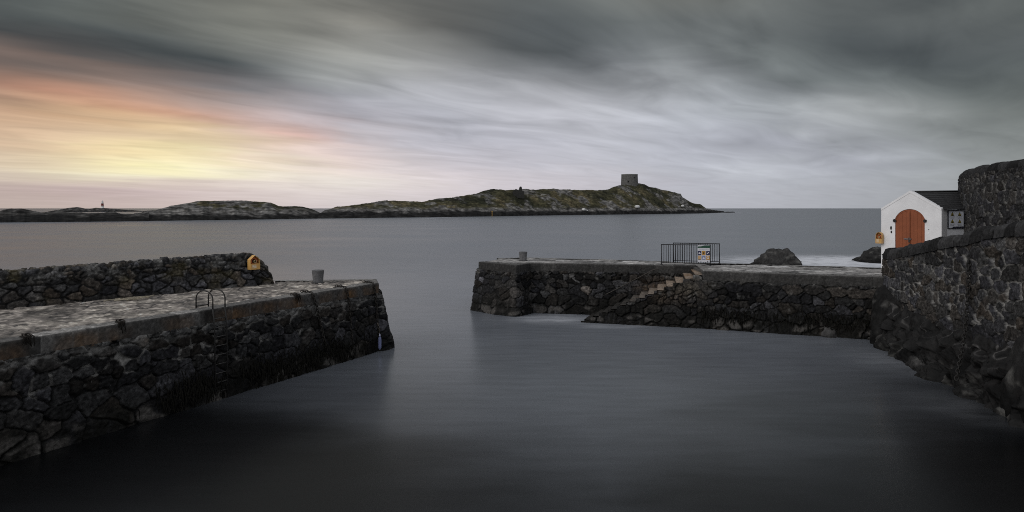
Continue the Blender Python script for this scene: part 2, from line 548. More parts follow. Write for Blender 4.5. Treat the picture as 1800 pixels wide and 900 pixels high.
def wall_skin(mb, path, zb, zt, step, rng, hb=0.5, ht=0.3, batter=0.06, zref=None, base=0.04, mortar=0.14, mortar_from=1.2,
              depth=0.09, seed=0.0, tide=None, spread=0.45, warm=0.25, tilt=0.10, lichen=0.0, gap=0.012, inset=0.0, rim=0.0, tan=()):
    Q, Nn, s, d = resample(path, step)
    zb_ = np.broadcast_to(zb(s) if callable(zb) else zb, s.shape)
    zt_ = np.broadcast_to(zt(s) if callable(zt) else zt, s.shape)
    nv = max(3, int((zt_.max() - zb_.min()) / step) + 1)
    v = np.linspace(0, 1, nv)
    Z = zb_[:, None] + (zt_ - zb_)[:, None] * v
    Ssk = np.broadcast_to(s[:, None], Z.shape)
    bt = np.broadcast_to(batter(s) if callable(batter) else batter, s.shape)
    zr = zt_.max() if zref is None else zref
    off = bt[:, None] * (zr - Z) - inset
    seeds = seeds_coursed(0, s[-1], zb_.min(), zt_.max(), hb, ht, rng=rng)
    h, e, idx = rubble(Ssk, Z, seeds, rng, depth=depth, seed=seed, tilt=tilt)
    off = off + h
    V = np.empty(Z.shape + (3,))
    V[..., 0] = Q[:, 0:1] + Nn[:, 0:1] * off
    V[..., 1] = Q[:, 1:2] + Nn[:, 1:2] * off
    V[..., 2] = Z
    n = len(seeds)
    C = stone_palette(idx, n, rng, base, spread, warm)
    C = C * np.clip(1 + 0.7 * fbm(Ssk * 5, Z * 5, seed + 21, 5) + .35 * fbm(Ssk * .8, Z * .8, seed + 23, 3), .25, 2.2)[..., None]
    sp_ = sstep(.30, .50, fbm(Ssk * 14, Z * 14, seed + 26, 3)) * sstep(-.1, .3, fbm(Ssk * 1.1, Z * 1.1, seed + 27, 2))
    C = C * (1 + 1.6 * sp_)[..., None]
    for (ts, tz, rs, rz, tc_) in tan:
        g = np.exp(-((Ssk - ts) / rs) ** 2 - ((Z - tz) / rz) ** 2) * np.clip(.6 + .9 * fbm(Ssk * 2, Z * 2, seed + 35, 3), 0, 1)
        C = mixc(C, np.array(tc_) * np.clip(1 + .6 * fbm(Ssk * 6, Z * 6, seed + 36, 3), .3, 2)[..., None], np.clip(g, 0, 1))
    C = grit(C, Ssk, Z, seed)
    # joints: pale lime pointing high up where it survives, black gaps below
    keep = sstep(-0.05, 0.25, fbm(Ssk * 2.2, Z * 2.2, seed + 30, 4) * 1.4 + np.clip((Z - mortar_from) * 0.6, -.8, .25) - 0.05)
    j = 1 - sstep(0.003 + .004 * keep, 0.016 + .012 * keep, e)
    jc = mixc(np.broadcast_to(np.array([gap, gap, gap]), C.shape), np.array([mortar, mortar * .98, mortar * .93]), keep)
    C = C * (1 - j[..., None]) + jc * j[..., None]
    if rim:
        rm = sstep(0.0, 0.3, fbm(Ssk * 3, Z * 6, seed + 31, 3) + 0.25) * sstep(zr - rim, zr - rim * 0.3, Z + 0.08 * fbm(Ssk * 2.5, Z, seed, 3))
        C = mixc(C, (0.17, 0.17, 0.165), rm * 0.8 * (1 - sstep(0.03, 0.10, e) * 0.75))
    if lichen:
        lm = sstep(0.28, 0.5, fbm(Ssk * 2.2, Z * 2.2, seed + 70, 4))
        C = mixc(C, (0.26, 0.26, 0.25), lm * lichen)
    if tide is not None:
        wz = tide + 0.35 * fbm(Ssk * 0.9, 0 * Z, seed + 50, 3)
        band = sstep(wz + 0.45, wz - 0.1, Z)                               # black wrack and lichen zone
        strk = sstep(-0.1, 0.35, fbm(Ssk * 5, Z * 0.9, seed + 60, 3) + 0.15)
        C = mixc(C, (0.008, 0.008, 0.007), band * (0.35 + 0.6 * strk))
        bar = sstep(0.8, 0.25, Z) * sstep(0.06, 0.22, fbm(Ssk * 0.8, Z * 1.6, seed + 80, 2)) * sstep(0.02, 0.07, e)
        C = mixc(C, np.array([0.085, 0.08, 0.074]), bar * (0.5 + 0.5 * np.clip(fbm(Ssk * 16, Z * 16, seed + 81, 2) + .5, 0, 1)))
        V[..., 0] += Nn[:, 0:1] * band * strk * 0.03
        V[..., 1] += Nn[:, 1:2] * band * strk * 0.03
    mb.grid(V, np.clip(C, 0.003, 0.8))
    return Q, Nn, s


def coping(mb, path, z_top, height, width, step, rng, out=0.05, base=0.06, rust=0.5, block=(0.8, 1.5), seed=0.0, lump=0.012, round_=0.05, joint=0.12):
    Q, Nn, s, d = resample(path, step)
    na, nb = max(4, int(height / step)), max(4, int(width / step))
    q = np.r_[np.linspace(0, height, na), height + np.linspace(step, width, nb)]
    face = q <= height
    o = np.where(face, out, out - (q - height))
    z = np.where(face, z_top - height + q, z_top)
    # rounded nose
    dd = np.abs(q - height); rr = sstep(round_, 0, dd) * round_ * 0.35
    o = o - rr * 0.7; z = z - rr * 0.7
    js = [0.0]
    while js[-1] < s[-1]:
        js.append(js[-1] + rng.uniform(*block))
    js = np.array(js); bid = np.searchsorted(js, s, 'right') - 1
    jd = np.minimum(s - js[bid], js[np.minimum(bid + 1, len(js) - 1)] - s)
    jd = np.abs(jd)[:, None]
    SS, QQ = np.broadcast_arrays(s[:, None], q[None, :])
    jj = jd + 0.015 * fbm(SS * 3, QQ * 3, seed, 2)
    dip = 0.025 * (1 - sstep(0.004, 0.035, jj)) - rng.uniform(-.012, .012, len(js))[bid][:, None]
    disp = lump * (fbm(SS * 5, QQ * 5, seed + 4, 4) * 1.6) - dip
    O = o[None, :] + np.where(face, 1, 0)[None, :] * disp
    Zz = z[None, :] + np.where(face, 0, 1)[None, :] * disp
    V = np.empty(SS.shape + (3,))
    V[..., 0] = Q[:, 0:1] + Nn[:, 0:1] * O
    V[..., 1] = Q[:, 1:2] + Nn[:, 1:2] * O
    V[..., 2] = Zz
    k = base * np.exp(rng.normal(0, 0.24, len(js)))[bid][:, None] * (1 + 0.6 * fbm(SS * 6, QQ * 6, seed + 9, 3))
    C = np.stack([k * 1.03, k, k * 0.95], -1)
    if rust:
        rm = sstep(-.2, 0.3, fbm(SS * 1.1, QQ * 0.5, seed + 14, 3) + 0.05) * sstep(height * 1.05, height * 0.55, QQ)
        blk = rng.rand(len(js))[bid][:, None]
        C = mixc(C, (0.095, 0.052, 0.022) if rust > .6 else (.03, .029, .028), rm * rust * (0.3 + 0.7 * blk))
        drip = sstep(0.18, 0.5, fbm(SS * 1.6, QQ * 0.3, seed + 18, 3)) * sstep(height * 1.1, height * 0.9, QQ)
        C = mixc(C, (0.012, 0.011, 0.01), drip * 0.8)
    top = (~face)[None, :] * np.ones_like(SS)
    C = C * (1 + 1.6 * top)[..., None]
    C = mixc(C, (0.22, 0.22, 0.21), (1 - sstep(0.004, 0.02, jj)) * joint * 5 * np.clip(0.3 + fbm(SS * 4, QQ * 4, seed + 33, 2), 0, 1))
    C = grit(C, SS, QQ, seed, .4, 13.0)
    mb.grid(V, np.clip(C, 0.004, 0.6))


def ruled(mb, A, B, z, step, colfn, disp):
    """paved surface between two polylines"""
    A, B = np.asarray(A, float), np.asarray(B, float)

    def par(P, n):
        d = np.r_[0, np.cumsum(np.linalg.norm(np.diff(P, axis=0), axis=1))]
        s = np.linspace(0, d[-1], n)
        return np.stack([np.interp(s, d, P[:, k]) for k in range(P.shape[1])], 1)
    la = np.linalg.norm(np.diff(A[:, :2], axis=0), axis=1).sum(); lb = np.linalg.norm(np.diff(B[:, :2], axis=0), axis=1).sum()
    n = int(max(la, lb) / step) + 2
    a, b = par(A, n), par(B, n)
    wv = np.linalg.norm(a[:, :2] - b[:, :2], axis=1).max()
    m = int(wv / step) + 2
    v = np.linspace(0, 1, m)[None, :, None]
    P = a[:, None] * (1 - v) + b[:, None] * v
    if P.shape[-1] == 2:
        P = np.concatenate([P, np.full(P.shape[:2] + (1,), z)], -1)
    X, Y = P[..., 0], P[..., 1]
    P[..., 2] += disp(X, Y)
    mb.grid(P, colfn(X, Y))


# ------------------------------------------------------------------ water
def build_water():
    m = bpy.data.materials.new("sea_water"); m.use_nodes = True
    nt = m.node_tree; N, L = nt.nodes, nt.links
    p = N['Principled BSDF']
    tc = N.new('ShaderNodeTexCoord')

    def noise(scale_xyz, detail, off=0.0):
        mp = N.new('ShaderNodeMapping'); mp.inputs['Scale'].default_value = scale_xyz; mp.inputs['Location'].default_value = (off, off, 0)
        L.new(tc.outputs['Object'], mp.inputs['Vector'])
        n = N.new('ShaderNodeTexNoise'); n.inputs['Scale'].default_value = 1; n.inputs['Detail'].default_value = detail
        L.new(mp.outputs[0], n.inputs['Vector'])
        return n.outputs['Fac']

    def M(op, a, b, clamp=False):
        n = N.new('ShaderNodeMath'); n.operation = op; n.use_clamp = clamp
        for i, v in enumerate((a, b)):
            if isinstance(v, (int, float)): n.inputs[i].default_value = v
            else: L.new(v, n.inputs[i])
        return n.outputs[0]
    # foam left by the swell where it breaks (long, soft, streaky)
    foam = None
    fn = noise((0.7, 1.6, 1), 5, 3.0)
    for (cx, cy, rx, ry, amp) in FOAM:
        mp = N.new('ShaderNodeMapping'); mp.vector_type = 'TEXTURE'
        mp.inputs['Location'].default_value = (cx, cy, 0); mp.inputs['Scale'].default_value = (rx, ry, 1)
        L.new(tc.outputs['Object'], mp.inputs['Vector'])
        ln = N.new('ShaderNodeVectorMath'); ln.operation = 'LENGTH'; L.new(mp.outputs[0], ln.inputs[0])
        mr = N.new('ShaderNodeMapRange'); mr.interpolation_type = 'SMOOTHSTEP'
        mr.inputs['From Min'].default_value = 1.0; mr.inputs['From Max'].default_value = 0.0
        mr.inputs['To Min'].default_value = 0; mr.inputs['To Max'].default_value = amp
        L.new(ln.outputs['Value'], mr.inputs['Value'])
        foam = mr.outputs[0] if foam is None else M('MAXIMUM', foam, mr.outputs[0])
    fmr = N.new('ShaderNodeMapRange'); fmr.inputs['From Min'].default_value = .32; fmr.inputs['From Max'].default_value = .62
    fmr.inputs['To Min'].default_value = .25; fmr.inputs['To Max'].default_value = 1.0; L.new(fn, fmr.inputs['Value'])
    fmask = M('MULTIPLY', foam, fmr.outputs[0], True)
    big = noise((0.035, 0.06, 1), 3, 11.0)
    st = noise((0.5, 2.6, 1), 6, 5.0)
    mr = N.new('ShaderNodeMapRange'); mr.inputs['From Min'].default_value = 0.3; mr.inputs['From Max'].default_value = 0.7
    mr.inputs['To Min'].default_value = 0.7; mr.inputs['To Max'].default_value = 1.3
    L.new(M('ADD', M('MULTIPLY', big, 0.6), M('MULTIPLY', st, 0.4)), mr.inputs['Value'])
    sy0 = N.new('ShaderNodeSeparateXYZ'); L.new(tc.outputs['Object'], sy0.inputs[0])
    mk = N.new('ShaderNodeValToRGB')                     # milkier open sea; bright pool and dark foreground are light painted into the albedo
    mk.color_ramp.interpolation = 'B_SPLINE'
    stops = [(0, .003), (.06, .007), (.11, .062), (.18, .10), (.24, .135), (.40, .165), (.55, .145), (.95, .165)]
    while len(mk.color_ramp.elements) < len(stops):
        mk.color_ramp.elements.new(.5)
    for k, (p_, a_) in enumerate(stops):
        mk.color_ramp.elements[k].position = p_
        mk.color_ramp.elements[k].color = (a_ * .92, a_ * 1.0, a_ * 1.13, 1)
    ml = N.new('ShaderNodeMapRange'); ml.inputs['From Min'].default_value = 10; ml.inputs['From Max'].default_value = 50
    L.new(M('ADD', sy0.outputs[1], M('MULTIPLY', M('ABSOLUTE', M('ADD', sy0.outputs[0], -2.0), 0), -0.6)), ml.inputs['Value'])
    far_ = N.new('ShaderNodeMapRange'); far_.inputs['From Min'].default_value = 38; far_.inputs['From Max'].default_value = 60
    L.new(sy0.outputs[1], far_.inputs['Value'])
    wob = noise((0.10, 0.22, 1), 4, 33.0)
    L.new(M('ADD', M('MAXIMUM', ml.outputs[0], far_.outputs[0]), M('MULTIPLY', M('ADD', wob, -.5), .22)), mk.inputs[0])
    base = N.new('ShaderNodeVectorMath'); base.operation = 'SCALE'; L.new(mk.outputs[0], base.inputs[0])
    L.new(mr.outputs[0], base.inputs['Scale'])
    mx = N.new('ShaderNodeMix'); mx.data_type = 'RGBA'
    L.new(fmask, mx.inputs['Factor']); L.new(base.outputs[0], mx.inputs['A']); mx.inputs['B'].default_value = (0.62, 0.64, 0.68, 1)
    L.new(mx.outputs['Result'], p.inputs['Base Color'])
    rr = N.new('ShaderNodeMapRange'); rr.inputs['From Min'].default_value = 0.3; rr.inputs['From Max'].default_value = 0.7
    rr.inputs['To Min'].default_value = WATER_ROUGH - 0.04; rr.inputs['To Max'].default_value = WATER_ROUGH + 0.05
    L.new(big, rr.inputs['Value'])
    sy = N.new('ShaderNodeSeparateXYZ'); L.new(tc.outputs['Object'], sy.inputs[0])
    op = N.new('ShaderNodeMapRange'); op.inputs['From Min'].default_value = 34; op.inputs['From Max'].default_value = 75
    op.inputs['To Min'].default_value = 0; op.inputs['To Max'].default_value = 0.06      # the open sea is rougher than the harbour
    L.new(sy.outputs[1], op.inputs['Value'])
    L.new(M('ADD', M('ADD', rr.outputs[0], op.outputs[0]), M('MULTIPLY', fmask, 0.5)), p.inputs['Roughness'])
    p.inputs['IOR'].default_value = 1.36
    b = N.new('ShaderNodeBump'); b.inputs['Strength'].default_value = 0.12; b.inputs['Distance'].default_value = 0.02
    L.new(M('ADD', st, M('MULTIPLY', noise((0.12, 0.5, 1), 3, 21.0), 3.0)), b.inputs['Height'])
    L.new(b.outputs[0], p.inputs['Normal'])
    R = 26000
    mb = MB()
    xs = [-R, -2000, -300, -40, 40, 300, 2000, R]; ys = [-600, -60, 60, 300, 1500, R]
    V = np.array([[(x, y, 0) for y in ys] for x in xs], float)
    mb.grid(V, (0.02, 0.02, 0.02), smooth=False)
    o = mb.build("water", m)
    tag(o, "smooth dark grey sea water filling the harbour mouth", "water", kind='structure')


WATER_ROUGH = 0.27
FOAM = [(2.3, 35.1, 3.6, 2.3, 0.48), (4.9, 33.0, 3.0, 1.2, 0.25), (0.3, 35.0, 2.5, 1.0, 0.05),
        (36, 73, 22, 15, 1.6), (25, 66, 14, 7, 1.0),
        (262, 850, 45, 60, 0.9), (230, 800, 40, 25, 0.7), (14.2, 25.5, 2.2, 3.4, 0.14), (12.9, 19.5, 1.6, 2.6, 0.08),
        (-46, 384, 8, 12, 0.6), (-42, 420, 10, 10, 0.6), (-690, 1240, 50, 80, 0.8), (-5.0, 29.5, 2.0, 1.6, 0.10)]
build_water()

# ------------------------------------------------------------------ islands
def px_at(px, d):
    return (px - 900) / F * d


def island(name, label, sil, shore, wfun, n, nv, seed, grass, tidal=2.0, back=60, rockiness=0.5, rough_z=0.5, stone=0.095):
    sil = np.array(sil, float); shore = np.array(shore, float)
    px = np.linspace(sil[0, 0], sil[-1, 0], n)
    yy = np.interp(px, sil[:, 0], sil[:, 1])
    ds = E * F / (np.interp(px, shore[:, 0], shore[:, 1]) - 366)
    ds = ds * (1 + 0.012 * fbm(px * 0.05, 0 * px, seed, 3))
    zr0 = E + (366 - yy) / F * (ds + 30)
    dr = ds + wfun(np.maximum(zr0, 0.5))
    zr = E + (366 - yy) / F * dr
    zr = np.maximum(zr, 0.3)
    v = np.r_[np.linspace(0, 1, nv), np.linspace(1, 2, nv // 2)[1:]]
    V = np.empty((n, len(v), 3))
    for j, t in enumerate(v):
        if t <= 1:
            d = ds + (dr - ds) * t
            prof = 0.5 * t ** 0.5 + 0.5 * sstep(0, 1, t) if t < 1 else 1.0
            z = -0.6 + (zr + 0.6) * prof
        else:
            d = dr + back * (t - 1)
            z = zr - (zr + 1.0) * sstep(0, 1, t - 1)
        V[:, j, 0] = px_at(px, d); V[:, j, 1] = d; V[:, j, 2] = z
    X, Y, Z = V[..., 0], V[..., 1], V[..., 2]
    tt = np.clip(v, 0, 2)[None, :]
    env = np.clip(np.minimum(tt * 4, (1.06 - tt) * 5), 0.04, 1) * np.clip(zr[:, None] / 8, 0.2, 1)
    rr = ridged(X * 0.06, Y * 0.05, seed, 5)
    rr2 = fbm(X * 0.03, Y * 0.025, seed + 5, 4)
    Z += env * (2.6 * rough_z * (rr - 0.3) + 3.4 * rough_z * rr2)
    Z += np.clip(tt * 6, 0, 1) * (0.25 * rough_z * ridged(X * 0.4, Y * 0.3, seed + 7, 3) + 0.5 * rough_z * fbm(X * .25, Y * .2, seed + 8, 3))
    # albedo: rock near the sea, heath and grass on top, pale outcrops between
    rock = stone * 1.15 * np.clip(1 + 2.0 * fbm(X * 0.22, Y * 0.2, Z * 0.6 + seed, 5), .2, 3)
    C = np.stack([rock, rock * 0.97, rock * 0.92], -1)
    gcol = np.empty_like(C)
    gn = fbm(X * 0.05, Y * 0.04, seed + 2, 4)
    ga, gb, gc = np.array([0.043, 0.041, 0.023]), np.array([0.088, 0.075, 0.042]), np.array([0.022, 0.023, 0.014])
    w1 = sstep(0.02, 0.35, gn)[..., None]; w2 = sstep(0.0, -0.3, gn)[..., None]
    gcol = ga * (1 - w1) + gb * w1
    gcol = gcol * (1 - w2) + gc * w2
    gcol = gcol * np.clip(1 + .9 * fbm(X * .35, Y * .3, seed + 4, 4), .3, 2)[..., None]
    gm = sstep(0.0, 0.22, fbm(X * 0.05, Y * 0.035, seed + 12, 5) + .35 * fbm(X * .25, Y * .2, seed + 13, 3) + grass - rockiness * np.clip(rr, 0, 1) * 0.6) * sstep(tidal + 1.2, tidal + 3.5, Z + 1.2 * fbm(X * .1, Y * .1, seed + 1, 3))
    C = C * (1 - gm[..., None]) + gcol * gm[..., None]
    td = sstep(tidal + 0.9, tidal - 0.5, Z + 2.2 * fbm(X * .09, Y * .12, seed + 3, 4))
    C = mixc(C, (0.010, 0.010, 0.010), td * 0.95)
    C = grit(C, X * .05, Z * .16 + Y * .02, seed, .5, 6.0)
    ledge = sstep(.30, .5, fbm(X * .05, Z * .55 + X * .012, seed + 60, 4)) * sstep(tidal + .5, tidal + 2, Z)
    C = mixc(C, (.17, .165, .155), ledge * .55)
    mb = MB(); mb.grid(V, np.clip(C, 0.004, 0.5))
    o = mb.build(name, M_ISLE)
    tag(o, label, "island", kind='structure')
    return lambda p: (np.interp(p, px, px_at(px, dr)), np.interp(p, px, dr), np.interp(p, px, zr))


SIL_D = [(556, 375.5), (564, 374.8), (571, 370), (590, 364.4), (626, 360), (673, 355.5), (692, 354.6), (704, 356), (726, 354.4), (741, 355.5), (764, 352), (796, 348.3), (824, 343.6), (847, 338.5), (862, 334), (870, 332.5), (881, 333), (889, 334.3), (921, 333.8), (941, 334.3), (955, 332.8), (974, 332.3), (985, 334.3), (1008, 335), (1024, 334), (1050, 335), (1070, 333.2), (1078, 329.5), (1089, 326), (1098, 325), (1124, 322.6), (1133, 324.5), (1141, 329), (1152, 330), (1161, 333.6), (1175, 336), (1181, 338), (1189, 339.5), (1197, 343), (1200, 347.6), (1210, 353), (1217, 357), (1230, 360.3), (1241, 366.5), (1258, 370), (1272, 371.5), (1275, 373.4)]
SHORE_D = [(556, 384.4), (660, 383), (760, 381.8), (850, 380.5), (1000, 378.2), (1130, 376.6), (1200, 375.6), (1240, 375), (1275, 373.8)]
isle = island("island", "long grassy rock island carrying the round tower", SIL_D, SHORE_D, lambda z: 14 + 3.0 * z, 1500, 64, 3.3, 0.42, tidal=3.3, back=90, rough_z=0.8)
SIL_L = [(236, 376), (245, 375.5), (260, 371), (275, 369.5), (300, 362.5), (320, 359), (354, 354), (392, 352.3), (430, 353), (464, 355), (476, 356), (483, 358.7), (490, 362.5), (505, 363), (521, 362.5), (532, 364), (543, 366), (555, 370.5), (562, 374), (568, 375.5), (585, 377)]
SHORE_L = [(236, 388.8), (300, 388), (450, 386), (570, 384), (585, 383.8)]
island("hills", "low humped islet with bare rock faces left of the long island", SIL_L, SHORE_L, lambda z: 10 + 2.6 * z, 620, 48, 8.1, 0.26, tidal=2.4, back=40, rockiness=0.8, rough_z=0.55)
SIL_R = [(-140, 371), (-60, 368), (-20, 371), (0, 372.5), (6, 369.5), (20, 367), (35, 367.8), (55, 370.5), (72, 374), (80, 373), (100, 371.5), (112, 372), (130, 373.5), (150, 375), (180, 374.4), (190, 372.5), (200, 371.8), (208, 374.5), (215, 376), (240, 376.5), (252, 374.5), (262, 373)]
SHORE_R = [(-140, 392.5), (0, 391.2), (100, 390.5), (200, 389.5), (262, 388.7)]
island("reef", "black rocky reef along the water at far left", SIL_R, SHORE_R, lambda z: 8 + 2.5 * z, 560, 40, 14.7, -0.2, tidal=2.2, back=30, rockiness=1.0, rough_z=0.6, stone=.04)
# distant islet of the beacon, well beyond the others
SIL_M = [(84, 372.2), (96, 370), (110, 367.5), (122, 365.3), (136, 364), (146, 365.6), (154, 368), (160, 366.8), (168, 365.3), (190, 366), (204, 367.2), (222, 369), (240, 370), (256, 371.6)]
SHORE_M = [(84, 372.6), (256, 372.0)]
muglin = island("islet", "small bare islet under the beacon near the horizon", SIL_M, SHORE_M, lambda z: 12 + 1.5 * z, 200, 24, 21.0, -0.2, tidal=1.6, back=40, rough_z=0.4, stone=.05)

# low skerries off the island's tip
for k, (px_, y_, w_, d_) in enumerate([(1279, 372.6, 5, 860), (1287, 372.9, 3.5, 880)]):
    cx = px_at(px_, d_)
    th = np.linspace(0, 2 * np.pi, 18)[:-1]
    V = np.stack([np.stack([cx + r * w_ * np.cos(th) * (1 + .2 * np.sin(3 * th + k)), d_ + r * 4 * np.sin(th), np.full(17, z) + .15 * np.sin(5 * th)], -1) for r, z in ((1, -.5), (0.9, .5), (.55, 1.1), (0.05, 1.25))])
    o = MB().grid(V, (0.012, 0.012, 0.012), close=True).build("skerry", M_ROCK)
    tag(o, ["larger black skerry just off the island's tip", "smaller outer black skerry beyond the island's tip"][k], "rock", "skerries off the island")

# round stone tower on the hill
tx, ty, tz = [float(v) for v in isle(1106)]
ty -= 2; zbase = E + (366 - 330) / F * ty
sca = ty / F
tw = thing("martello_tower", "squat round grey stone tower crowning the island's hill", "tower", (tx, ty, zbase))
seg = 64; rb, rt = 15.4 * sca, 14.2 * sca; zt = E + (366 - 307.6) / F * ty
nz = 26; V = []; Cc = []
th = np.arange(seg) * 2 * np.pi / seg
for k in range(nz):
    f = k / (nz - 1); r = rb + (rt - rb) * f ** 0.8
    V.append(np.stack([tx + r * np.cos(th), ty + r * np.sin(th), np.full(seg, zbase - 2 + (zt - zbase + 2) * f)], -1))
V = np.array(V)
kk = 0.11 * (1 + 0.5 * fbm(V[..., 0] * .5, V[..., 2] * .8, V[..., 1] * .5, 4))
mb = MB(); mb.grid(V, np.stack([kk, kk * .98, kk * .94], -1), close=True); mb.build("drum", M_TOWER, tw)
MB().lathe([(rt + .25, zt - .05), (rt + .3, zt + .3), (rt - .15, zt + .75), (rt - 2.2, zt + .85), (rt - 2.4, zt - .6), (0.01, zt - .6)], (tx, ty, 0), (0.17, .168, .16), 64, cap=False).build("parapet", M_TOWER, tw)
for (dpx, zc, w, h) in ((-4.8, 319.6, 1.1, 1.7), (6.5, 313, .7, .8)):
    x0 = tx + dpx * sca
    rr_ = rb - (rb - rt) * 0.5
    yy0 = ty - math.sqrt(max(rr_ ** 2 - (x0 - tx) ** 2, 1)) - 0.05
    zz0 = E + (366 - zc) / F * ty
    fr = MB().box((x0, yy0, zz0), (w, 0.5, h), (0.012, .012, .012)).build("window", M_TOWER, tw)
# battery wall ruin right of the tower
bx, by, bz = [float(v) for v in isle(1191)]
sb = by / F
bt = MB()
zb = E + (366 - 347) / F * by; zt2 = E + (366 - 340.3) / F * by
bt.prism([(bx - 7 * sb, by - 1), (bx + 6 * sb, by - 1), (bx + 6 * sb, by + 5), (bx - 7 * sb, by + 5)], zb - 3, [zt2 + .6, zt2 - .2, zt2 - .2, zt2 + .6], (0.13, 0.128, 0.12))
bt.box((bx - 5 * sb, by, zt2 + .9), (1.6, 1.2, 1.4), (0.12, .118, .11))
tag(bt.build("battery_wall", M_TOWER), "ruined stone battery wall on the slope below the tower", "ruin")
# roofless church
cx, cy, cz = [float(v) for v in isle(912)]
cy -= 34; cx = px_at(911.5, cy); s_ = cy / F
zg = E + (366 - 344) / F * cy
ch = thing("ruined_church", "roofless dark stone church ruin with bell gable on the island ridge", "ruin", (cx, cy, zg))
zy = lambda y: E + (366 - y) / F * cy
xx = lambda p: px_at(p, cy)
dk = (0.035, 0.035, 0.033)
MB().extrude([(xx(902), cy - .2, zg - 2), (xx(921.5), cy - .2, zg - 2), (xx(921.5), cy - .2, zy(336.5)), (xx(916), cy - .2, zy(334.5)), (xx(911), cy - .2, zy(334.8)), (xx(908), cy - .2, zy(333.5)), (xx(904), cy - .2, zy(333.8)), (xx(902), cy - .2, zy(337))], (0, .9, 0), dk).build("side_wall", M_TOWER, ch)
MB().extrude([(xx(901), cy + 5, zg - 2), (xx(913), cy + 5, zg - 2), (xx(913), cy + 5, zy(335.5)), (xx(907), cy + 5, zy(331.5)), (xx(901), cy + 5, zy(336.5))], (0, .9, 0), dk).build("end_gable", M_TOWER, ch)
MB().extrude([(xx(912), cy + .9, zy(337)), (xx(918), cy + .9, zy(337)), (xx(917.6), cy + .9, zy(330)), (xx(916.4), cy + .9, zy(327.8)), (xx(914), cy + .9, zy(327.8)), (xx(912.6), cy + .9, zy(330))], (0, .9, 0), dk).build("bell_gable", M_TOWER, ch)
# navigation beacon on the far islet
gx, gy, gz = [float(v) for v in muglin(180)]
gs = gy / F; zy = lambda y: E + (366 - y) / F * gy
be = thing("navigation_beacon", "white and red banded navigation beacon on the far islet", "beacon", (gx, gy, gz))
MB().lathe([(2.4 * gs, zy(366)), (2.2 * gs, zy(361.4))], (gx, gy, 0), (0.75, .74, .72), 20).build("white_base", M_PAINT, be)
MB().lathe([(2.2 * gs, zy(361.4)), (1.8 * gs, zy(357.4))], (gx, gy, 0), (0.16, .03, .025), 20).build("red_band", M_PAINT, be)
MB().lathe([(1.8 * gs, zy(357.4)), (1.4 * gs, zy(355)), (1.9 * gs, zy(354.9)), (1.9 * gs, zy(354.6))], (gx, gy, 0), (0.75, .74, .72), 20).build("white_top", M_PAINT, be)
MB().lathe([(.9 * gs, zy(354.6)), (.9 * gs, zy(353)), (.1 * gs, zy(352.2))], (gx, gy, 0), (0.65, .65, .66), 12).build("lantern", M_PAINT, be)
# channel marker post
mx_, my_ = px_at(865, 452), 452.0
mp_ = thing("marker_post", "thin yellow marker post standing in the water before the island", "post", (mx_, my_, 0))
MB().tube([(mx_, my_, -1), (mx_, my_, 3.4)], 0.16, (0.45, 0.28, 0.08), 8).build("pole", M_PAINT, mp_)
MB().box((mx_, my_, 3.65), (.6, .6, .5), (0.5, .3, .06)).build("topmark", M_PAINT, mp_)
# pale boulders on the island shore
for k, (px_, y_, r_, lb) in enumerate([(1026, 368.6, 1.5, "white boulder low on the island's grassy slope"), (1031.5, 370.2, .9, "smaller white stone right beside the white boulder"), (1120, 363.4, 2.0, "pale boulder below the round tower on the island"), (1200, 362, 1.4, "pale rock near the island's right end")]):
    X_, Y_, Z_ = [float(v) for v in isle(px_)]
    d_ = E * F / (np.interp(px_, [s[0] for s in SHORE_D], [s[1] for s in SHORE_D]) - 366) + 9
    xo = px_at(px_, d_); zo = E + (366 - y_) / F * d_
    u = np.linspace(0, np.pi, 10)[:, None]; w = np.linspace(0, 2 * np.pi, 15)[None, :-1]
    V = np.stack([np.sin(u) * np.cos(w), np.sin(u) * np.sin(w), np.cos(u) + 0 * w], -1)
    rr_ = r_ * (1 + .3 * fbm(V[..., 0] * 1.5 + k, V[..., 1] * 1.5, V[..., 2] * 1.5, 2))
    V = V * rr_[..., None] * np.array([1.2, 1.6, .85]) + np.array([xo, d_, zo])
    tag(MB().grid(V, (0.55, 0.55, 0.54), close=True).build("boulder", M_TOWER), lb, "boulder", "pale boulders on the island")

# ------------------------------------------------------------------ left pier
rng = np.random.RandomState(11)
LP = [(-17.0, 4.3), (-11.45, 15.4), (-5.43, 27.5), (-5.78, 28.9), (-9.9, 28.5)]
pl = thing("stone_pier", "left stone pier with rusty coping and iron ladder on its face", "pier", (-8, 22, 0))
dL = np.r_[0, np.cumsum(np.linalg.norm(np.diff(np.array(LP), axis=0), axis=1))]
mb = MB()
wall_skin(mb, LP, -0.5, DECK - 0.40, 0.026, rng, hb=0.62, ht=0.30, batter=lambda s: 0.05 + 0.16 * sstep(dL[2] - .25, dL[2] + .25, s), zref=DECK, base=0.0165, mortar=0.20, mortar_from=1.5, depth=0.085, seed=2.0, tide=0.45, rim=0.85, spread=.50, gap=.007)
core = [(-22.6, 10.0), (-17.15, 4.55), (-11.6, 15.5), (-5.62, 27.45), (-5.95, 28.75), (-9.9, 28.3), (-10.3, 27.7), (-16.2, 20.4)]
mb.prism(core, -0.6, DECK - 0.12, (0.03, 0.03, 0.03))
mb.build("masonry", M_STONE, pl)
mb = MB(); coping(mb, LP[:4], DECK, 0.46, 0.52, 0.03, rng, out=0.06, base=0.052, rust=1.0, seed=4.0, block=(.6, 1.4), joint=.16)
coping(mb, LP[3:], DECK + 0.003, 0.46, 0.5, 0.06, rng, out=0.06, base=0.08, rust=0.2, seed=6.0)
mb.build("coping", M_GRANITE, pl)
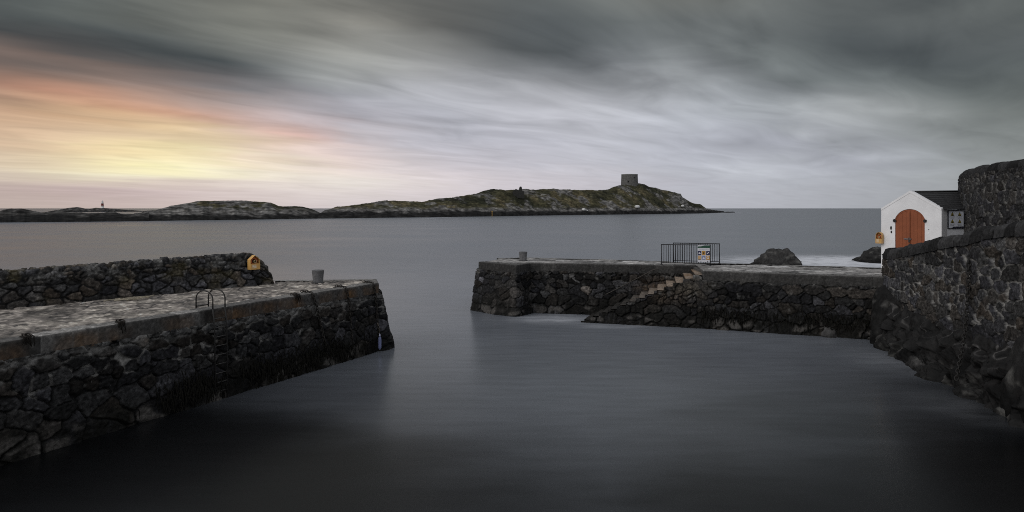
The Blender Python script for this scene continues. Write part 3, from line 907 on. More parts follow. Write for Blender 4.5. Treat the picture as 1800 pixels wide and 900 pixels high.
sd = seeds_coursed(-24, -5, 4, 29, 0.32, 0.32, asp=(0.9, 1.8), rng=rng, jit=0.25, fill=.2)
ca, sa = math.cos(math.radians(62)), math.sin(math.radians(62))


def cob(X, Y):
    s = X * ca + Y * sa; t = -X * sa + Y * ca
    return s, t


ss = seeds_coursed(0, 34, 6, 30, 0.26, 0.26, asp=(1.1, 2.4), rng=rng, jit=0.3, fill=.25)
_cache = {}


def cells_any(s, t, S, **kw):
    k = (s.shape, float(s.flat[0]), float(t.flat[0]))
    if k not in _cache:
        _cache[k] = cells(s, t, S, **kw)
    return _cache[k]


def ldisp(X, Y):
    s, t = cob(X, Y)
    e, idx, ox, oy = cells_any(s, t, ss, warp=0.05)
    r = np.random.RandomState(5); k = r.uniform(-.03, .03, len(ss))[idx]
    return 0.022 * sstep(0, .04, e) + .5 * k * sstep(0, .04, e) - 0.03 + 0.07 * fbm(X * .6, Y * .6, 0.3, 3) + .02 * fbm(X * 4, Y * 4, 0.9, 3)


def lcol(X, Y):
    s, t = cob(X, Y)
    e, idx, ox, oy = cells_any(s, t, ss, warp=0.05)
    r = np.random.RandomState(8)
    k = 0.105 * np.exp(r.normal(0, .25, len(ss)))[idx] * 1.2 * (1 + .5 * fbm(X * 3, Y * 3, 1.7, 4))
    C = np.stack([k * 1.08, k, k * .92], -1)
    C = mixc(C, (0.26, .245, .22), (1 - sstep(.008, .05, e)) * sstep(0.05, .3, fbm(X * 1.2, Y * 1.2, 3.3, 3) + .1))
    C = mixc(C, (0.03, .03, .032), (1 - sstep(.006, .03, e)) * sstep(0.1, -.2, fbm(X * 1.2, Y * 1.2, 3.3, 3)))
    wet = sstep(0.05, .3, fbm(X * .35, Y * .35, 7.7, 4))
    C = C * (1 - .45 * wet)[..., None]
    C = grit(C, X * .7, Y * .7, 5.0, .55, 6.0)
    return np.clip(C * np.array([1.55, 1.50, 1.44]), .01, .6)


mb = MB()
ruled(mb, [(-17.4, 4.6), (-11.9, 15.6), (-5.9, 27.6), (-6.15, 28.4)], [(-23.4, 10.4), (-15.4, 20.2), (-9.7, 27.3), (-9.3, 28.1)], DECK - 0.01, 0.045, lcol, ldisp)
mb.build("deck", M_DECK, pl)

# parapet on the pier's sea side
PP = [(-23.2, 10.5), (-15.28, 20.3), (-9.55, 27.35)]
pw = thing("parapet_wall", "low rubble parapet wall along the left pier's sea side", "wall", (-12, 24, DECK))
Q, Nn, s, d = resample(PP, 0.03)
hp, th_ = 1.24, 0.95
q = np.linspace(0, 1, 96)
Lq = np.r_[0, 0]
# cross-section: near face (slightly leaning), rounded top, far face
sec = []
for qq in q:
    if qq < .40:
        f = qq / .40; sec.append((-0.16 * f, f * (hp - .22)))
    elif qq < .72:
        a = (qq - .40) / .32 * math.pi
        cxs = -0.16 - (th_ - .2) / 2
        sec.append((cxs + (th_ - .2) / 2 * math.cos(a), hp - .22 + .26 * math.sin(a) ** 0.9))
    else:
        f = (qq - .72) / .28; sec.append((-0.16 - (th_ - .2) - .1 * f, (hp - .22) * (1 - f)))
sec = np.array(sec)
arc = np.r_[0, np.cumsum(np.linalg.norm(np.diff(sec, axis=0), axis=1))]
end = np.clip((s - (s[-1] - 1.15)) / 1.15, 0, 1)
hs = np.sqrt(np.clip(1 - end ** 2.2, 0.0001, 1))
V = np.empty((len(s), len(q), 3))
V[..., 0] = Q[:, 0:1] + Nn[:, 0:1] * sec[None, :, 0]
V[..., 1] = Q[:, 1:2] + Nn[:, 1:2] * sec[None, :, 0]
V[..., 2] = DECK - .06 + sec[None, :, 1] * (hs * np.interp(s, [0, s[-1] - 9, s[-1]], [.82, .86, .98]))[:, None]
gu, gv = np.gradient(V, axis=0), np.gradient(V, axis=1)
NN = np.cross(gu, gv); NN /= np.linalg.norm(NN, axis=-1, keepdims=True) + 1e-9
if (NN[10, 10, :2] * Nn[10]).sum() < 0: NN = -NN
SS, AA = np.broadcast_arrays(s[:, None], arc[None, :])
sd2 = seeds_coursed(0, s[-1], 0, arc[-1], 0.34, 0.20, rng=rng, asp=(.9, 1.9))
sda = seeds_coursed(0, s[-1], 0, .8, 0.42, 0.32, rng=rng, asp=(.9, 2.1)); sdb = seeds_coursed(0, s[-1], .95, arc[-1], 0.30, 0.30, rng=rng, asp=(.5, 1.1))
sdb[:, 2] += len(sda)
sd2 = np.concatenate([sda, sdb])
h, e, idx = rubble(SS, AA, sd2, rng, depth=.05, edge=.03, seed=31.0)
V += NN * h[..., None]
C = stone_palette(idx, len(sd2), rng, 0.040, .4, .35)
C = C * (1 + .3 * fbm(SS * 3, AA * 3, 4.4, 3))[..., None]
C = mixc(C, (0.012, .012, .012), 1 - sstep(.008, .03, e))
C = mixc(C, (0.15, .148, .14), sstep(.7, 1.1, AA) * .55 * (sstep(-.1, .3, fbm(SS * 2.5, AA * 2.5, 6.6, 3))))
C = mixc(C, (0.085, .07, .03), .35 * sstep(0.1, .4, fbm(SS * .8, AA * .8, 9.1, 3)))
C = grit(C, SS, AA, 2.0)
mb = MB(); mb.grid(V, np.clip(C, .005, .4)); mb.build("masonry", M_WALL, pw)

# ------------------------------------------------------------------ right pier
rng = np.random.RandomState(23)
pr = thing("stone_pier", "right stone pier with a flight of steps and flagged top", "pier", (8, 36, 0))
RA = [(-0.9, 41.0), (-1.85, 38.35), (0.2, 36.05), (0.95, 37.35), (7.5, 36.1), (9.6, 35.55)]
RB = [(3.55, 34.45), (9.1, 32.65), (16.6, 29.5)]
RC = [(24, 38.7), (18.6, 34.5), (11.3, 37.3), (5.3, 40.2), (1.0, 41.5), (-0.9, 41.0)]
NST = 13
LB1 = math.hypot(9.1 - 3.55, 34.45 - 32.65)


def stair_z(s):
    k = np.floor(np.clip(s / LB1, 0, 0.9999) * NST)
    return np.where(s < LB1 - 0.02, 0.10 + (k) * (DECK - 0.28) / (NST - 1) - 0.02, DECK - 0.42)


mb = MB()
kw = dict(hb=0.55, ht=0.34, zref=DECK, depth=.075, mortar=.10, tide=0.7, gap=.005)
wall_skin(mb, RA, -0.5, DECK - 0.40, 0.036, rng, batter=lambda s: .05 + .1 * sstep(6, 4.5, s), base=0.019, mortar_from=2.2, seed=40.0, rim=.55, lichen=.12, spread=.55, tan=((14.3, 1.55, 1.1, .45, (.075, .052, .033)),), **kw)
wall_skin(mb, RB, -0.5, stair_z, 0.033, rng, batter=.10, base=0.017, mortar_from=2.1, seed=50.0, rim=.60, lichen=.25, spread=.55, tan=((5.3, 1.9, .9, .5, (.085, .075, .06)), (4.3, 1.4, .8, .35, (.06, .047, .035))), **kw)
wall_skin(mb, RC, -0.5, DECK - 0.38, 0.09, rng, batter=.08, base=0.04, mortar_from=1.7, seed=55.0, hb=.55, ht=.4, zref=DECK)
coreA = [(-0.75, 40.8), (-1.65, 38.4), (0.2, 36.25), (0.9, 37.55), (7.5, 36.3), (9.45, 35.7), (9.3, 32.8), (16.6, 29.75), (24, 29.6), (24.3, 38.2), (18.6, 34.3), (11.3, 37.1), (5.3, 40.0), (1.0, 41.3)]
mb.prism(coreA, -0.6, DECK - 0.07, (0.09, .089, .086))
mb.build("masonry", M_STONE, pr)
mb = MB()
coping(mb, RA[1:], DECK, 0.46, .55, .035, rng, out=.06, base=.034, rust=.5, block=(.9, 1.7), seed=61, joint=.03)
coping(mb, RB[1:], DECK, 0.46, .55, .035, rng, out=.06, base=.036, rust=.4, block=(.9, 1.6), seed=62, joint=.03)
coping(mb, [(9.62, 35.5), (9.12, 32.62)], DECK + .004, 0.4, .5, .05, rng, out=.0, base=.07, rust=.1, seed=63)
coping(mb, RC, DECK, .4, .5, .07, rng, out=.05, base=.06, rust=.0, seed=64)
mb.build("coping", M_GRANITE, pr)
fs = seeds_coursed(-30, 40, -40, 60, 0.62, 0.62, asp=(1.1, 2.0), rng=rng, jit=.1, fill=.03)
ca2, sa2 = math.cos(math.radians(-20)), math.sin(math.radians(-20))


def flag(X, Y):
    return X * ca2 + Y * sa2, -X * sa2 + Y * ca2


def rdisp(X, Y):
    s, t = flag(X, Y)
    e, idx, _, _ = cells(s, t, fs, warp=.02)
    k = np.random.RandomState(5).uniform(-.02, .02, len(fs))[idx]
    return .02 * sstep(0, .03, e) + k - .02 + .03 * fbm(X * .7, Y * .7, .3, 3)


def rcol(X, Y):
    s, t = flag(X, Y)
    e, idx, _, _ = cells(s, t, fs, warp=.02)
    k = .17 * np.exp(np.random.RandomState(9).normal(0, .3, len(fs)))[idx]
    C = np.stack([k, k * .99, k * .97], -1)
    C = mixc(C, (.035, .035, .035), (1 - sstep(.006, .03, e)) * .8)
    C = C * (1 - .5 * sstep(.0, .3, fbm(X * .5, Y * .5, 2.7, 4)))[..., None]
    C = mixc(C, (.30, .30, .29), .5 * sstep(.22, .4, fbm(X * .9, Y * .9, 5.7, 4)))
    C = grit(C, X * .7, Y * .7, 6.0, .45, 5.0)
    return np.clip(C * np.array([1.5, 1.47, 1.44]), .01, .6)


mb = MB()
ruled(mb, [(-1.35, 38.75), (0.25, 36.6), (.95, 37.85), (7.6, 36.55), (9.9, 35.9)], [(-.8, 40.5), (0, 40.8), (1.1, 41.0), (5.2, 39.7), (10.6, 37.0)], DECK - .012, .06, rcol, rdisp)
ruled(mb, [(9.55, 33.0), (12, 32.0), (16.6, 30.0), (20, 29.6)], [(9.95, 36.0), (12.3, 36.3), (18.5, 34.0), (24, 38)], DECK - .012, .06, rcol, rdisp)
mb.build("deck", M_DECK, pr)
# the steps, one slab each
f0, f1 = np.array([3.62, 34.35]), np.array([9.2, 32.55])
b0, b1 = np.array([4.4, 36.75]), np.array([9.75, 35.6])
for k in range(NST):
    a, b = k / NST, min(1, (k + 1) / NST + .02)
    ja, jb = rng.uniform(-.03, .03, 2)
    z = .10 + k * (DECK - .28) / (NST - 1)
    n_u, n_v = 14, 60
    fa, fb = f0 + (f1 - f0) * a, f0 + (f1 - f0) * b
    ba, bb = b0 + (b1 - b0) * a, b0 + (b1 - b0) * b
    # riser + tread as one displaced strip
    pr_ = np.r_[np.linspace(0, 1, 10), 1 + np.linspace(.05, 1, 16)]
    w = np.linspace(0, 1, n_v)
    V = np.empty((n_v, len(pr_), 3))
    for j, p_ in enumerate(pr_):
        t_ = max(0, p_ - 1)
        f = fa + (fb - fa) * t_; bk = ba + (bb - ba) * t_
        V[:, j, :2] = f[None] * (1 - w[:, None]) + bk[None] * w[:, None]
        V[:, j, 2] = (z - .32) + .32 * min(p_, 1)
    nz = fbm(V[..., 0] * 4, V[..., 1] * 4, V[..., 2] * 4 + k, 3)
    V[..., 2] += .03 * nz * (pr_ >= .9)[None, :]
    V[..., 0] += .03 * nz - .02 * sstep(.2, .0, np.abs(pr_ - 1))[None, :] + .02
    wet = sstep(1.9, .7, z)
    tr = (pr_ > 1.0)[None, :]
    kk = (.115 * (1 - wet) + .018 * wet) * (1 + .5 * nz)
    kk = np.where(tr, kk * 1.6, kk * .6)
    C = np.stack([kk * (1.06 + .2 * (1 - wet)), kk, kk * (.92 - .14 * (1 - wet))], -1)
    C = mixc(C, (.16, .09, .04), .5 * sstep(.1, .4, fbm(V[..., 0], V[..., 1], V[..., 2] + 7, 3)) * (1 - wet))
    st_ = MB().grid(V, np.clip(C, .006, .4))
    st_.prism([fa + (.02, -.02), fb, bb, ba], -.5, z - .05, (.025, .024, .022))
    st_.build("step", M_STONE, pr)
# thin handrail fixed to the wall above the steps
hr = MB()
pts = [(-0.0, 0)]


def wp(px, d, y):
    return (px_at(px, d), d, E + (366 - y) / F * d)


hpts = [wp(1158, 35.75, 472.5), wp(1149, 35.8, 474), wp(1090, 36.2, 505), wp(1034, 36.7, 533), wp(1016, 36.95, 533.5), wp(990, 37.1, 546)]
hr.tube(np.concatenate([np.linspace(hpts[i], hpts[i + 1], 6)[:-1] for i in range(5)] + [np.array([hpts[-1]])]), .022, (.045, .04, .034), 8)
for px_, d_, y_, dd in ((1149, 35.8, 474, .4), (1110, 36.07, 494.5, .45), (1070, 36.4, 515, .45), (1034, 36.7, 533, .45)):
    p = np.array(wp(px_, d_, y_)); hr.tube([p, p + np.array([.1, dd, -.04])], .015, (.06, .05, .045), 6)
hr.build("handrail", M_IRON, pr)

# ------------------------------------------------------------------ harbour side wall (low) and road wall (high)
rng = np.random.RandomState(31)
LW = [(16.95, 30.1), (16.28, 29.85), (15.35, 24.9), (14.3, 18.8), (13.0, 11.5)]
tq = np.array([0, .6, 1.2, 4.0, 6.3, 7.7, 8.8, 10.2, 11.2, 14, 19]); zq = np.array([3.93, 3.97, 4.0, 4.41, 4.76, 4.93, 5.15, 5.32, 5.38, 5.6, 5.8])
lw_top = lambda s: np.interp(s - .7, tq, zq)
wl = thing("harbour_wall", "dark rubble wall with lumpy coping sloping up beside the boathouse ramp", "wall", (15.5, 25, 1))
mb = MB()
wall_skin(mb, LW, 0.6, lambda s: lw_top(s) - .24, .03, rng, hb=.50, ht=.30, batter=.03, zref=4, base=.040, mortar=.24, mortar_from=2.0, depth=.06, seed=70, warm=.3, lichen=.10, spread=.28, gap=.010)
inn = [(p[0] + .55, p[1] - .1) for p in LW[1:]]
Q, Nn, s, d = resample(LW[1:], .6)
for i in range(len(s) - 1):
    a, b = Q[i], Q[i + 1]; na, nb = Nn[i], Nn[i + 1]
    za, zb_ = lw_top(s[i] + .7) - .2, lw_top(s[i + 1] + .7) - .2
    mb.prism([a - na * .06, b - nb * .06, b - nb * .6, a - na * .6], .5, [za, zb_, zb_, za], (.05, .05, .048))
mb.build("masonry", M_WALL, wl)


def lump_coping(mb, path, topfn, rng, width=.62, height=.36, step=.03, block=(.45, .85), seed=0, base=.06, out=.08):
    Q, Nn, s, d = resample(path, step)
    js = [-.1]
    while js[-1] < s[-1]: js.append(js[-1] + rng.uniform(*block))
    js = np.array(js); bid = np.clip(np.searchsorted(js, s, 'right') - 1, 0, len(js) - 2)
    f = (s - js[bid]) / (js[bid + 1] - js[bid])
    jd = np.minimum(f, 1 - f) * (js[bid + 1] - js[bid])
    bul = np.sqrt(np.clip(1 - (1 - sstep(0, .16, jd)) ** 2, 0, 1))
    a = np.linspace(-.15, math.pi + .15, 26)
    cr, sr = np.sign(np.cos(a)) * np.abs(np.cos(a)) ** .7, np.sign(np.sin(a)) * np.abs(np.sin(a)) ** .75
    endf = np.sqrt(np.clip(s / .30, .02, 1))
    hh = height * (.62 + .38 * bul) * rng.uniform(.85, 1.15, len(js))[bid] * (.35 + .65 * endf)
    ww = width / 2 * (.86 + .14 * bul) * (.8 + .2 * endf)
    O = out - width / 2 + ww[:, None] * cr[None]
    Z = (topfn(s) - height)[:, None] + hh[:, None] * sr[None]
    SS, AA = np.broadcast_arrays(s[:, None], a[None])
    nz = fbm(SS * 4, AA * 1.5, seed, 4)
    O = O + .05 * nz * cr[None]; Z = Z + .05 * nz * sr[None]
    V = np.empty(O.shape + (3,))
    V[..., 0] = Q[:, 0:1] + Nn[:, 0:1] * O; V[..., 1] = Q[:, 1:2] + Nn[:, 1:2] * O; V[..., 2] = Z
    k = base * np.exp(rng.normal(0, .25, len(js)))[bid][:, None] * (1 + .5 * nz)
    C = np.stack([k, k, k * 1.02], -1)
    C = mixc(C, (.01, .01, .01), (1 - sstep(.01, .05, jd))[:, None] * np.ones_like(SS))
    mb.grid(V, np.clip(C, .006, .3))


mb = MB(); lump_coping(mb, LW[1:], lambda s: lw_top(s + .7), rng, seed=75, base=.034, out=.13, width=.75)
mb.build("coping", M_WALL, wl)

UW = [(25.6, 38.1), (24.25, 36.95), (21.95, 33.05), (20.8, 30.4), (19.3, 25.7), (17.6, 19.5), (16.6, 13)]
wu = thing("retaining_wall", "tall dark rubble wall rising behind the boathouse roof", "wall", (21, 31, 2.5))
mb = MB()
ut = lambda s: 7.58 - .22 * sstep(1.0, 0.0, np.abs(s - 1.75) * 0 + s - 1.4) + 0 * s
wall_skin(mb, UW, 2.2, lambda s: 7.28 + 0 * s, .036, rng, hb=.46, ht=.36, batter=.02, zref=7, base=.038, mortar=.20, mortar_from=3.4, depth=.07, seed=90, warm=.1, spread=.28, lichen=.05, gap=.012)
Q, Nn, s, d = resample(UW, .8)
for i in range(len(s) - 1):
    a, b = Q[i], Q[i + 1]; na, nb = Nn[i], Nn[i + 1]
    mb.prism([a - na * .05, b - nb * .05, b - nb * .75, a - na * .75], 2.0, 7.3, (.05, .05, .048))
mb.build("masonry", M_WALL, wu)
mb = MB(); lump_coping(mb, UW, ut, rng, width=.8, height=.38, seed=95, base=.028, block=(.7, 1.3))
mb.build("coping", M_WALL, wu)
# road behind the tall wall and the ramp between the two walls
mb = MB()
mb.add([(26.2, 38.0, 6.5), (20.0, 25.4, 6.5), (17.2, 12, 6.5), (60, 5, 6.8), (60, 45, 6.6)], [(0, 1, 2, 3, 4)], (.12, .12, .115))
tag(mb.build("road", M_DECK), "grey road surface behind the tall wall", "road", kind='structure')
mb = MB()
ruled(mb, [(17.0, 30.0, 2.72), (15.9, 24.8, 3.35), (14.85, 18.8, 4.3), (13.6, 11.5, 4.9)], [(22.0, 32.9, 2.75), (20.7, 30.2, 3.1), (19.2, 25.5, 3.9), (16.6, 13, 4.9)], 0, .12, rcol, rdisp)
tag(mb.build("path", M_DECK), "stone ramp climbing between the two dark walls", "path", kind='structure')


# ------------------------------------------------------------------ rocks
def rock(name, label, c, size, seed, rot=0.0, lean=(0, 0), base=.03, wet=0.5, grp=None, n=72, sharp=.5, mat=None):
    u = np.linspace(0.0, np.pi, n)[:, None]; w = np.linspace(0, 2 * np.pi, 2 * n + 1)[None, :-1]
    D = np.stack([np.sin(u) * np.cos(w), np.sin(u) * np.sin(w), np.cos(u) + 0 * w], -1)
    r = np.random.RandomState(int(seed * 10) % 9999)
    # faceted body from random cutting planes, then ridged detail
    R = np.full(D.shape[:2], 1.25)
    for k in range(26):
        nrm = r.normal(size=3); nrm /= np.linalg.norm(nrm)
        dd = r.uniform(.72, 1.05)
        dn = D @ nrm
        R = np.minimum(R, np.where(dn > .05, dd / np.maximum(dn, .05), 9))
    P = D * R[..., None]
    R2 = 1 + .10 * ridged(P[..., 0] * 1.8, P[..., 1] * 1.8, P[..., 2] * 1.8 + seed, 5) * sharp * 2 + .07 * fbm(P[..., 0] * 4, P[..., 1] * 4, P[..., 2] * 4 + seed, 4) + .07 * ridged(P[..., 0] * 4.3 + P[..., 2] * 2, P[..., 1] * 4.3, P[..., 2] * 2.2 + seed, 4) * (sharp > .4)
    P = P * R2[..., None] * np.array(size)
    ca_, sa_ = math.cos(rot), math.sin(rot)
    X = P[..., 0] * ca_ - P[..., 1] * sa_; Y = P[..., 0] * sa_ + P[..., 1] * ca_
    P = np.stack([X + lean[0] * P[..., 2], Y + lean[1] * P[..., 2], P[..., 2]], -1) + np.array(c)
    nz = fbm(P[..., 0] * 2, P[..., 1] * 2, P[..., 2] * 2 + seed, 4)
    k = base * (1 + .6 * nz)
    C = np.stack([k, k * .98, k * .96], -1)
    C = mixc(C, (.12, .118, .11), .55 * sstep(.1, .4, fbm(P[..., 0] * 1.1, P[..., 1] * 1.1, P[..., 2] * 2.5 + seed + 4, 4)))
    C = mixc(C, (.007, .007, .007), sstep(wet + .3, wet - .2, P[..., 2] + .4 * nz))
    o = MB().grid(P, np.clip(C, .005, .3), close=True).build(name, mat or M_ROCK)
    return tag(o, label, "rock", grp)


rock("sea_rock", "domed grey sea rock rising behind the right pier", (26.2, 67, -.5), (2.15, 2.3, 1.75), 3.1, base=.035, wet=.3, sharp=1.0, grp="rocks in the surf behind the pier")
rock("sea_rock", "black jagged rock in white surf left of the boathouse", (39.2, 73, -.3), (2.4, 2.6, 1.65), 5.7, base=.02, wet=.2, sharp=1.0, grp="rocks in the surf behind the pier")
rock("sea_rock", "small low black rock in the surf at the boathouse corner", (32.6, 61, -.25), (.9, .9, .62), 7.3, base=.015, wet=.2, grp="rocks in the surf behind the pier")
rock("corner_rock", "smooth dark wedge of rock wedged between right pier and harbour wall", (15.85, 28.75, .75), (.72, .85, 1.9), 9.2, rot=.3, lean=(.12, .1), base=.013, wet=.3, sharp=.25)
rock("leaning_slab", "big dark rock slab leaning on the harbour wall at far right", (14.35, 18.0, .55), (1.2, 1.9, 2.0), 12.6, rot=-.2, lean=(.18, .1), base=.018, wet=.7, sharp=.35)
rock("fallen_boulder", "pale barnacled boulder in the water at the right pier's foot", (14.15, 30.35, .02), (.42, .4, .42), 15.3, base=.06, wet=-.15, sharp=.2, n=40)
for (x_, y_, z_, sx_, sy_, sz_, sd_, ro_, ba_, lb_) in (
        (15.25, 27.4, .1, .36, .6, .55, 21.3, .5, .016, "jagged black rock at the water beside the dark wedge of rock"),
        (14.55, 24.4, -.02, .32, .9, .30, 23.7, -.3, .045, "pale grey flat slab lying in the water under the harbour wall"),
        (14.15, 22.7, .0, .36, .6, .45, 27.1, .9, .014, "jagged black rock between the pale flat slab and the hanging chain"),
        (13.85, 20.7, -.02, .33, .55, .36, 29.9, .2, .016, "low black rock in the water between the hanging chain and the big slab")):
    rock("foot_rock", lb_, (x_, y_, z_), (sx_, sy_, sz_), sd_, rot=ro_, base=ba_, wet=.05, sharp=1.0, grp="rocks at the harbour wall's foot", lean=(.3, .1))
# natural rock that the low wall stands on
Q, Nn, s, d = resample([(16.5, 30.0), (16.1, 28.8), (15.35, 24.9), (14.3, 18.8), (13.2, 12.5)], .04)
v = np.linspace(0, 1, 90)
topz = np.interp(s, [0, 2, 3.5, 7, 12, 18], [2.5, 2.3, 1.75, 1.8, 1.85, 2.0])
foot = np.interp(s, [0, 2, 4, 6, 9, 12, 18], [.5, .9, 1.15, 1.0, .8, 1.0, 1.3])
Z = topz[:, None] * (1 - v) ** 1.0 + (-.7) * v
O = .02 + foot[:, None] * (v ** .75)
SS, VV = np.broadcast_arrays(s[:, None], v[None])
dia = SS * .8 + Z * .9
nz = ridged(dia * .9, (SS - Z) * .45, 3.3, 5); nz2 = fbm(SS * 2.2, Z * 2.2, 8.8, 4)
fct, fe, fi = rubble(SS * .8 + Z * .5, Z * 1.0 - SS * .25, seeds_coursed(-3, 20, -6, 4, .75, .75, rng=rng, jit=.45, fill=.5), rng, depth=.10, edge=.10, seed=44., tilt=.5, rough=.05)
O = O + (.28 * (nz - .2) + .10 * nz2 + 1.0 * fct - .1) * np.clip(v[None] * 3.5 + .12, 0, 1)
V = np.empty(O.shape + (3,))
V[..., 0] = Q[:, 0:1] + Nn[:, 0:1] * O; V[..., 1] = Q[:, 1:2] + Nn[:, 1:2] * O; V[..., 2] = Z + .15 * nz * (v[None] > .05)
k = .0125 * np.clip(1 + .9 * nz2 + .5 * nz, .2, 3)
C = np.stack([k, k * .98, k * .97], -1)
C = mixc(C, (.10, .098, .092), sstep(.62, .3, Z + .3 * nz2) * sstep(.02, .25, fbm(SS * .9, Z * 1.4, 17.0, 3)) * .8)
C = mixc(C, (.006, .006, .006), sstep(-.05, .3, fbm(SS * 1.1, Z * .9, 23.0, 3)) * sstep(1.5, .9, Z))
vein = 1 - sstep(.0, .035, np.abs(fbm(SS * .7, Z * .9, 29.0, 3) - .02))
C = mixc(C, (.16, .155, .15), vein * .5 * sstep(.9, 1.4, Z))
tag(MB().grid(V, np.clip(C, .005, .3)).build("rock_foot", M_ROCK), "wet black bedrock under the harbour wall, streaked with pale rock", "rock")

# ------------------------------------------------------------------ boathouse
A = np.array([18.55, 34.3]); fd = np.array([.6, -.8]); rd = np.array([.8, .6]); nrm2 = np.array([-.8, -.6])
bh = thing("boathouse", "small white gabled boathouse with orange arched doors and slate roof", "boathouse", (19.4, 33.2, DECK))


def fp(a, z, out=0.0):
    p = A + fd * a + nrm2 * out
    return np.array([p[0], p[1], z])


ZE, ZA = 5.69, 6.55
WHITE = (0.80, 0.80, 0.81)
d0, d1, zs_, zc = .665, 2.02, 5.20, 5.66
dm = (d0 + d1) / 2
# segmental arch
hw = (d1 - d0) / 2; rise = zc - zs_; Rr = (hw * hw + rise * rise) / (2 * rise)
arcp = [(dm + Rr * math.sin(t), zc - Rr + Rr * math.cos(t)) for t in np.linspace(-math.asin(hw / Rr), math.asin(hw / Rr), 21)]
outl = [(0, 2.5), (d0, 2.5)] + arcp + [(d1, 2.5), (2.75, 2.5), (2.75, ZE), (1.37, ZA), (0, ZE)]
vec = np.array([rd[0], rd[1], 0])
w_ = MB()
w_.extrude([fp(a, z) for a, z in outl], vec * .32, WHITE)
B = A + fd * 2.75; B2 = B + rd * .62; Cc_ = np.array([21.85, 32.80])
i3 = lambda p, z: np.array([p[0], p[1], z])
for (a0, z0, a1, z1) in ((0, ZE, 1.37, ZA), (1.37, ZA, 2.75, ZE)):
    w_.extrude([fp(a0, z0 + .012, .02), fp(a1, z1 + .012, .02), fp(a1, z1 - .10, .02), fp(a0, z0 - .10, .02)], vec * .018, WHITE)
# right side: short return, then the wall carrying the warning board; left side and back
Bi = B + rd * .32
w_.prism([Bi, B2, B2 - fd * .3, Bi - fd * .3], 2.5, ZE - .05, WHITE)
nb_ = np.array([-(Cc_ - B2)[1], (Cc_ - B2)[0]]); nb_ /= np.linalg.norm(nb_)
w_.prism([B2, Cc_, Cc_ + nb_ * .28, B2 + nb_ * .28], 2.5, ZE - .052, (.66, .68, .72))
Ai = A + rd * .32
w_.prism([Ai, A + rd * 5.6, A + rd * 5.6 + fd * .3, Ai + fd * .3], 2.5, ZE - .05, WHITE)
w_.build("wall", M_PAINT, bh)
# roof: two slate slopes tucked behind the gable
G0 = fp(1.37, ZA - .07); R0 = G0 + vec * .12; R1 = np.array([24.25, 36.85, 6.60])
e0 = i3(B + rd * .12 + fd * .05, ZE - .05); e1 = i3(Cc_ + np.array([.35, .1]), ZE - .03)
rf = MB()


def roof_grid(r0, r1, e0, e1, seed):
    u = np.linspace(0, 1, 120)[:, None, None]; v = np.linspace(0, 1, 56)[None, :, None]
    P = (r0 * (1 - u) + r1 * u) * (1 - v) + (e0 * (1 - u) + e1 * u) * v
    row = v[..., 0] * 9; fr = row - np.floor(row)
    P[..., 2] += .028 * (fr - .5) + .012
    cid = np.floor(u[..., 0] * 15 + (np.floor(row) % 2) * .5) + 37 * np.floor(row)
    h = np.random.RandomState(4).uniform(.7, 1.3, 2000)[cid.astype(int) % 2000]
    kx = .020 * h
    return P, np.stack([kx, kx, kx * 1.05], -1)


P, Cx = roof_grid(R0, R1, e0, e1, 1); rf.grid(P, Cx, smooth=False)
l0 = i3(A + rd * .12 - fd * .08, ZE - .07); l1 = i3(A + rd * 5.6 - fd * .08, ZE - .07)
P, Cx = roof_grid(R0, R1, l0, l1, 2); rf.grid(P, Cx, smooth=False)
rf.tube([R0 + (0, 0, .02), R1 + (0, 0, .02)], .05, (.03, .03, .03), 8)
rf.build("roof", M_SLATE, bh)
# door: two leaves set back in the arch
ORG = np.array([0.265, 0.076, 0.029])
for sgn in (0, 1):
    pts = [(a, z) for a, z in arcp if (a <= dm + 1e-6) == (sgn == 0) or abs(a - dm) < 1e-6]
    lo, hi = (d0, dm - .008) if sgn == 0 else (dm + .008, d1)
    pts = [(min(max(a, lo), hi), z) for a, z in pts]
    poly = [(lo, 2.55)] + ([] if sgn == 0 else []) + pts + [(hi, 2.55)]
    lf = MB()
    lf.extrude([fp(a, z - .012 * (z > 3), -.055) for a, z in poly], vec * .05, ORG * .95)
    # vertical boards and arched top rail standing proud
    nb2 = 4
    for k in range(nb2):
        a0 = lo + (hi - lo) * k / nb2 + .006; a1 = lo + (hi - lo) * (k + 1) / nb2 - .006
        zt0 = min(np.interp([a0, a1], [p[0] for p in arcp], [p[1] for p in arcp])) - .05
        lf.extrude([fp(a0, 2.6, -.045), fp(a1, 2.6, -.045), fp(a1, zt0, -.045), fp(a0, zt0, -.045)], vec * .012, ORG)
    lf.extrude([fp(a, z - .015, -.035) for a, z in pts] + [fp(a, z - .085, -.035) for a, z in pts[::-1]], vec * .018, ORG * 1.05)
    lf.build("door", M_DOOR, bh)
MB().box(fp(dm, 4.05, -.02), (.028, .03, 2.9), ORG * .7, [np.r_[fd, 0], np.r_[rd, 0], (0, 0, 1)]).build("cover_strip", M_DOOR, bh)
axs = [np.r_[fd, 0], np.r_[rd, 0], (0, 0, 1)]
for a in (d0 - .02, d1 + .02):
    MB().box(fp(a, 5.09, .02), (.14, .05, .10), (.02, .02, .02), axs).box(fp(a, 5.09, .05), (.05, .05, .16), (.02, .02, .02), axs).build("hinge", M_IRON, bh)
lk = MB().box(fp(dm - .10, 4.20, -.01), (.34, .03, .05), (.16, .16, .17), axs)
lk.box(fp(dm - .02, 4.10, .0), (.07, .05, .12), (.03, .03, .03), axs)
lk.tube([fp(dm - .06, 4.2, .02), fp(dm - .06, 4.26, .03), fp(dm + .02, 4.26, .03), fp(dm + .02, 4.14, .02)], .012, (.1, .1, .1), 6)
lk.build("latch", M_IRON, bh)
